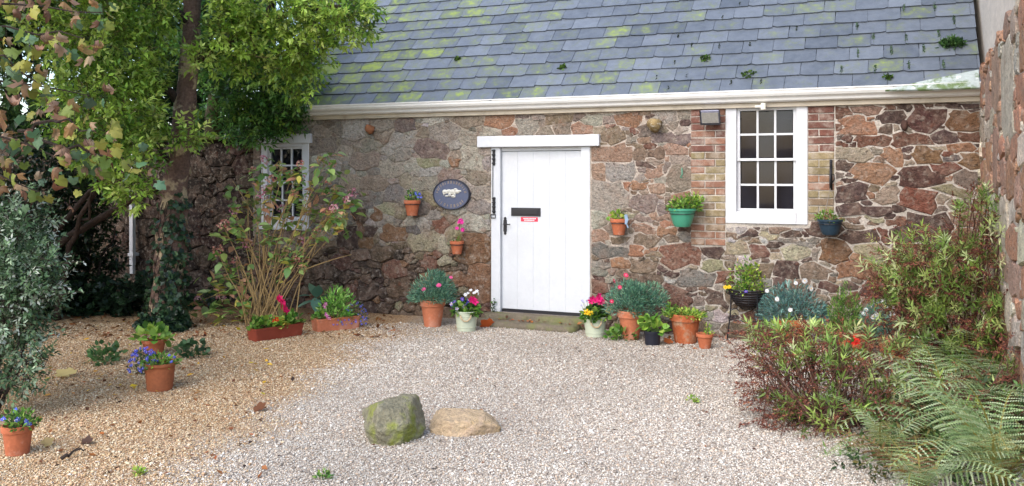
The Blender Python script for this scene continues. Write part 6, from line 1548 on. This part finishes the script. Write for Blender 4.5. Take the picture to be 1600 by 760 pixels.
spiky_shrub(G(1505, 585), [(1490, 400, 7.5, 105, 55, .5, 290), (1430, 430, 7.3, 70, 50, .45, 190), (1545, 345, 7.4, 46, 60, .4, 130), (1580, 420, 7.0, 50, 80, .4, 180), (1500, 480, 7.2, 100, 60, .5, 280), (1580, 530, 6.8, 60, 70, .4, 180), (1420, 480, 7.2, 56, 46, .35, 130), (1395, 430, 7.4, 34, 36, .3, 70), (1510, 560, 7.0, 90, 50, .4, 220)],
            'seed_headed_shrub', 'tall green shrub with brown seed heads against the right-hand wall', brown=.45, dens=.72)
spiky_shrub(G(1300, 672), [(1225, 540, 6.65, 70, 32, .35, 150), (1300, 550, 6.5, 90, 42, .4, 210), (1200, 580, 6.6, 44, 50, .3, 140), (1225, 640, 6.4, 50, 40, .3, 120), (1275, 640, 6.3, 60, 46, .35, 150), (1370, 560, 6.8, 70, 46, .4, 150), (1340, 620, 6.4, 80, 60, .4, 200), (1200, 520, 6.7, 44, 20, .25, 46), (1290, 520, 6.7, 60, 20, .25, 64), (1400, 640, 6.3, 60, 60, .4, 140)],
            'seed_headed_shrub', 'low spreading shrub with drooping brown seed heads over the gravel', brown=.55)
spiky_shrub(G(1530, 700), [(1520, 640, 5.9, 90, 50, .4, 150), (1590, 600, 6.0, 50, 60, .3, 100), (1450, 680, 5.8, 70, 40, .35, 110)], 'seed_headed_shrub', 'tangle of brown stems and seed heads underneath the ferns', brown=.8)

# ---- ferns
def frond_mesh(seed, L=1.0, col=None):
    rg = np.random.default_rng(seed); n = 27; V = []; F = []; Cc = []
    ang = np.linspace(math.radians(72), math.radians(rg.uniform(-40, -5)), n + 1) ; pts = [np.zeros(3)]
    sway = rg.normal(0, .12)
    for i in range(n): pts.append(pts[-1] + np.array([math.cos(ang[i]), sway * (i / n) * .5, math.sin(ang[i])]) * L / n)
    pts = np.array(pts)
    def addtri(a, b, c, col_): k = len(V); V.extend([a, b, c]); F.append((k, k + 1, k + 2)); Cc.extend([col_] * 3)
    pal = col
    for i in range(n):      # rachis
        w = .006 * (1 - i / n) + .0015; s_ = np.array([0, w, 0]); cs = C(150, 140, 70)
        addtri(pts[i] - s_, pts[i] + s_, pts[i + 1] + s_, cs); addtri(pts[i] - s_, pts[i + 1] + s_, pts[i + 1] - s_, cs)
    for i in range(3, n):
        f = i / n; pl_ = L * .19 * min(1, (f - .06) / .2) * (1 - f) ** .75 * 1.25; pl_ = max(.012, pl_)
        t = unit(pts[i + 1] - pts[i]); nrm = unit(np.cross(t, [0, 1, 0])); 
        for sg in (-1, 1):
            d = unit(np.array([0, sg, 0]) * 1.0 + t * .42 + nrm * rg.normal(.0, .10)); m = max(3, int(pl_ / .014)); cc = pal[rg.integers(len(pal))]; j = rg.uniform(.85, 1.15); cc = tuple(x * j for x in cc)
            p0 = pts[i] + t * rg.normal(0, .003)
            for q in range(m):
                g = q / m; a = p0 + d * pl_ * g - nrm * .0 + np.array([0, 0, -.16 * pl_ * g * g]); b = p0 + d * pl_ * (g + 1.0 / m) + np.array([0, 0, -.16 * pl_ * (g + 1.0 / m) ** 2]); lw = .0135 * (1 - g) ** .5 * (1 - .5 * f) + .002
                for s2 in (-1, 1):
                    e = (a + b) / 2 + t * s2 * lw + d * lw * .35; addtri(a, b, e, cc)
    return mesh_np('frond', np.array(V), np.array(F), LEAF(), np.array(Cc))
FC = [C(170, 190, 134), C(150, 174, 116), C(192, 206, 160), C(134, 158, 104)]
FCY = [C(190, 184, 124), C(170, 172, 108), C(150, 156, 96)]; FCB = [C(150, 110, 70), C(120, 84, 56), C(166, 130, 90)]
FR = [frond_mesh(s, 1.0, FC) for s in range(4)] + [frond_mesh(9, 1.0, FCY), frond_mesh(13, 1.0, FC), frond_mesh(20, 1.0, FCB)]
for (px, py, nf, fl0, fl1, lab, a0, a1) in ((1565, 765, 17, .8, 1.2, 'large pale green fern in the bottom right corner', 50, 310), (1440, 775, 15, .5, .9, 'low fern spreading over the gravel at the bottom right', 10, 350), (1596, 680, 15, .8, 1.25, 'tall arching fern at the right edge below the shrub', 60, 300), (1495, 680, 15, .7, 1.15, 'fern with long arching fronds under the tall shrub', 10, 350), (1385, 715, 11, .4, .7, 'small thin fern between the low shrub and the gravel', 0, 360), (1440, 640, 14, .5, .8, 'fern in front of the terracotta pot of daisies', 10, 350), (1505, 625, 14, .9, 1.3, 'tallest fern with fronds arching left over the low shrub', 90, 270)):
    c = G(px, py); o = empty('fern', c, lab, 'fern', 'ferns along the right side')
    for i in range(nf):
        f = link('frond', FR[RNG.choice(7, p=[.18, .18, .18, .18, .12, .1, .06])], o, (RNG.normal(0, .02), RNG.normal(0, .02), 0)); a = math.radians(a0 + (a1 - a0) * (i + .5) / nf) + RNG.normal(0, .15) + TH
        f.rotation_euler = (RNG.normal(0, .12), RNG.normal(.05, .18), a); f.scale = [RNG.uniform(fl0, fl1)] * 3
    mb = MB(); mb.lathe([(.03, -.02), (.05, .02), (.03, .06), (.005, .08)], 10); mb.build('crown', mat('fern_crown', C(84, 62, 44), rough=1), o)
gc = G(1520, 735); o = empty('ground_cover', gc, 'low dark green ground cover beneath the ferns', 'ground cover'); o['kind'] = 'stuff'
lv = Leaves(); spray(lv, None, [(1400, 735, 5.5, 90, 20, .35, 130), (1520, 720, 5.4, 110, 40, .5, 240), (1590, 650, 5.9, 60, 50, .5, 150), (1470, 670, 5.9, 90, 40, .4, 170), (1560, 790, 5.0, 130, 30, .4, 150)], 8, .05, t_simple(.4, .06, .1), [C(84, 110, 58), C(104, 130, 70), C(66, 90, 50), C(130, 120, 70)], tlen=.13); lv.build('leaves', LEAF(), o, gc)
# red flowers peeping out between shrub and bowl
c = G(1320, 585); o = empty('red_flowered_plant', c, 'low plant with red flowers behind the spreading shrub', 'plant'); zz = 0.28
dome(o, (0, 0, 0), (.2, .16, .3), 120, .05, MIDG, ROUND, stems=6); flowers(o, flower_me('redf', 5, .034, C(232, 50, 40), C(200, 30, 30), layers=2), [(D(x_, y_, 8.05) - c) for x_, y_ in ((1334, 531), (1330, 535), (1312, 537), (1338, 534))], TOCAM)
c = G(1450, 600); o = empty('pink_flowered_plant', c, 'low plant with pink flowers among the ferns', 'plant'); dome(o, (0, 0, 0), (.16, .14, .26), 120, .05, MIDG, SMALL, stems=6); flowers(o, flower_me('pinkdaisy', 10, .028, PINK, C(230, 150, 60), layers=2), [(D(x_, y_, 7.35) - c) for x_, y_ in ((1447, 541), (1464, 543), (1452, 553))], TOCAM)

# ================================================================== LITTER
lv = Leaves()
def litter(poly, n, pal, sz, tm):
    q = []
    for _ in range(n):
        a, b = RNG.random(2); px = poly[0] + (poly[1] - poly[0]) * a; py = poly[2] + (poly[3] - poly[2]) * b; p = G(px, py)
        if poly[0] == 770: p = W(px, 508, -.30 + .1 * b); p[2] = .055
        if p[1] < -.05: q.append(p + np.array([0, 0, RNG.uniform(.012, .03)]))
    q = np.array(q); lv.add(tm, q, unit(RNG.normal(0, 1, (len(q), 3)) * [1, 1, .22]), sz * RNG.uniform(.6, 1.3, len(q)), pal, roll=.35, jit=.2)
YL = [C(226, 190, 60), C(214, 168, 50), C(196, 150, 70)]; BL_ = [C(128, 80, 48), C(150, 96, 56), C(96, 62, 42), C(172, 108, 60)]
litter((60, 620, 488, 530), 420, BL_, .06, t_simple(.6, .12, .1)); litter((40, 420, 492, 620), 90, YL, .06, t_simple(.55, .1, .1)); litter((0, 460, 560, 750), 130, BL_ + [C(70, 52, 44)], .045, t_simple(.6, .15, .1)); litter((560, 1200, 525, 750), 60, BL_, .03, t_simple(.6, .15, .1)); litter((770, 915, 500, 526), 34, BL_ + [C(200, 120, 50)], .05, t_simple(.6, .15, .1)); litter((1000, 1200, 525, 560), 40, BL_, .05, t_simple(.6, .15, .1))
lo = lv.build('fallen_leaves', LEAF()); tag(lo, 'small fallen yellow and brown leaves scattered over the gravel', 'leaf litter', kind='stuff')
tv, tf = t_palmate(.5)
for (px, py, sz, col, lab) in ((764, 512, .2, C(214, 104, 52), 'rust orange fallen leaf at the left end of the door step'), (407, 643, .12, C(120, 78, 54), 'curled brown dead leaf lying on the gravel'), (106, 590, .2, C(214, 194, 130), 'pale yellow fallen leaf on the left gravel'), (72, 697, .09, C(198, 170, 110), 'small tan fallen leaf beside the left edge pot'), (1045, 538, .12, C(196, 110, 60), 'orange fallen leaf beside the black pot'), (136, 695, .085, C(84, 58, 46), 'dark curled leaf on the gravel at lower left')):
    c = G(px, py); mb_ = mesh_np('fallen_leaf', (tv * [1, 1, -.6] - [.35, 0, -.06]) * sz, tf, LEAF(), col); o = link('fallen_leaf', mb_, None, c + np.array([0, 0, .012])); o.rotation_euler = (RNG.normal(0, .25), RNG.normal(-.1, .25), RNG.uniform(0, 6)); tag(o, lab, 'leaf', 'larger fallen leaves')
c = G(95, 722); mb = MB(); e = G(134, 710) - c; mb.tube(wander([(0, 0, .02), e * .5 + [0, 0, .045], e + [0, 0, .03]], 3, .008), ramp(.012, .003, 7), 6); mb.tube([e * .4 + [0, 0, .04], e * .5 + [-.03, .08, .05]], [.005, .002], 5); tag(mb.build('twig', DKB, None, c), 'dark broken twig on the gravel at lower left', 'twig')

# ================================================================== PLANTS ON THE ROOF
def roof_plant(px, py, r, n, ln, pal, tm, name, label, cat, group=None, col=1.0):
    p = roofpt(px, py, .032); o = empty(name, p, label, cat, group); lv = Leaves(); q = inball(n, (0, 0, 0), r); q = q @ np.array(RB.to_3x3()).T
    lv.add(tm, q, unit(rn + RNG.normal(0, .6, (n, 3))), ln, pal, roll=.5); lv.build('leaves', LEAF(), o); return o
FN = t_blade(.3, .3)
roof_plant(1487, 70, (.13, .07, .05), 260, .07, [C(74, 110, 58), C(96, 134, 70), C(58, 88, 50)], t_simple(.3, .05, .2), 'roof_fern', 'bushy green fern rooted in the slates near the right end', 'fern')
for (px, py, rr_, lab) in ((880, 106, .05, 'green leafy tuft on the slates above the door'), (1103, 93, .055, 'green leafy tuft on the slates left of the sash window'), (1169, 118, .075, 'largest green leafy tuft low on the slates above the sash window'), (715, 93, .035, 'small dark tuft on the mossy slates at left'), (1388, 122, .045, 'green tuft where slates meet the gutter at right')):
    roof_plant(px, py, (rr_, rr_, .02), 46, .035, [C(84, 112, 50), C(104, 134, 60), C(60, 82, 42)], ROUND, 'roof_tuft', lab, 'tuft', 'leafy tufts on the roof')
ORD = ('right-most second third fourth fifth sixth seventh eighth ninth tenth eleventh twelfth thirteenth fourteenth fifteenth sixteenth seventeenth eighteenth nineteenth twentieth '
       'twenty-first twenty-second twenty-third twenty-fourth twenty-fifth twenty-sixth twenty-seventh').split()
for q_, (x_, y_) in enumerate(sorted(((905, 110), (972, 160), (908, 225), (1048, 215), (1183, 205), (1120, 275), (1100, 35), (1228, 30), (1308, 85), (1245, 140), (1110, 165), (840, 295), (1265, 275), (458, 185), (415, 20), (380, 345), (505, 340), (330, 195), (215, 190), (145, 262), (118, 370), (652, 120), (980, 290), (345, 75), (160, 150), (70, 325), (195, 320)), key=lambda e: -e[0])):
    big = x_ > 830
    roof_plant(1000 + x_ / 2.667, y_ / 2.667, (.012 if big else .008, .085 if big else .05, .012), 60 if big else 22, .018, [C(104, 130, 96), C(84, 108, 80), C(128, 150, 116)] if big else [C(52, 62, 44), C(66, 78, 50)], t_simple(.7, .05, .05),
               'stonecrop_strip', 'strip of green growth in a slate joint, ' + (ORD[q_] if q_ == 0 else ORD[q_] + ' from the right') + ' on the roof', 'stonecrop', 'growth in the slate joints')

for o in bpy.data.objects:
    if o.parent and o.name.split('.')[0] in ('stems', 'branches', 'flower_stems', 'hanging_wires', 'sprig'): o['kind'] = 'stuff'
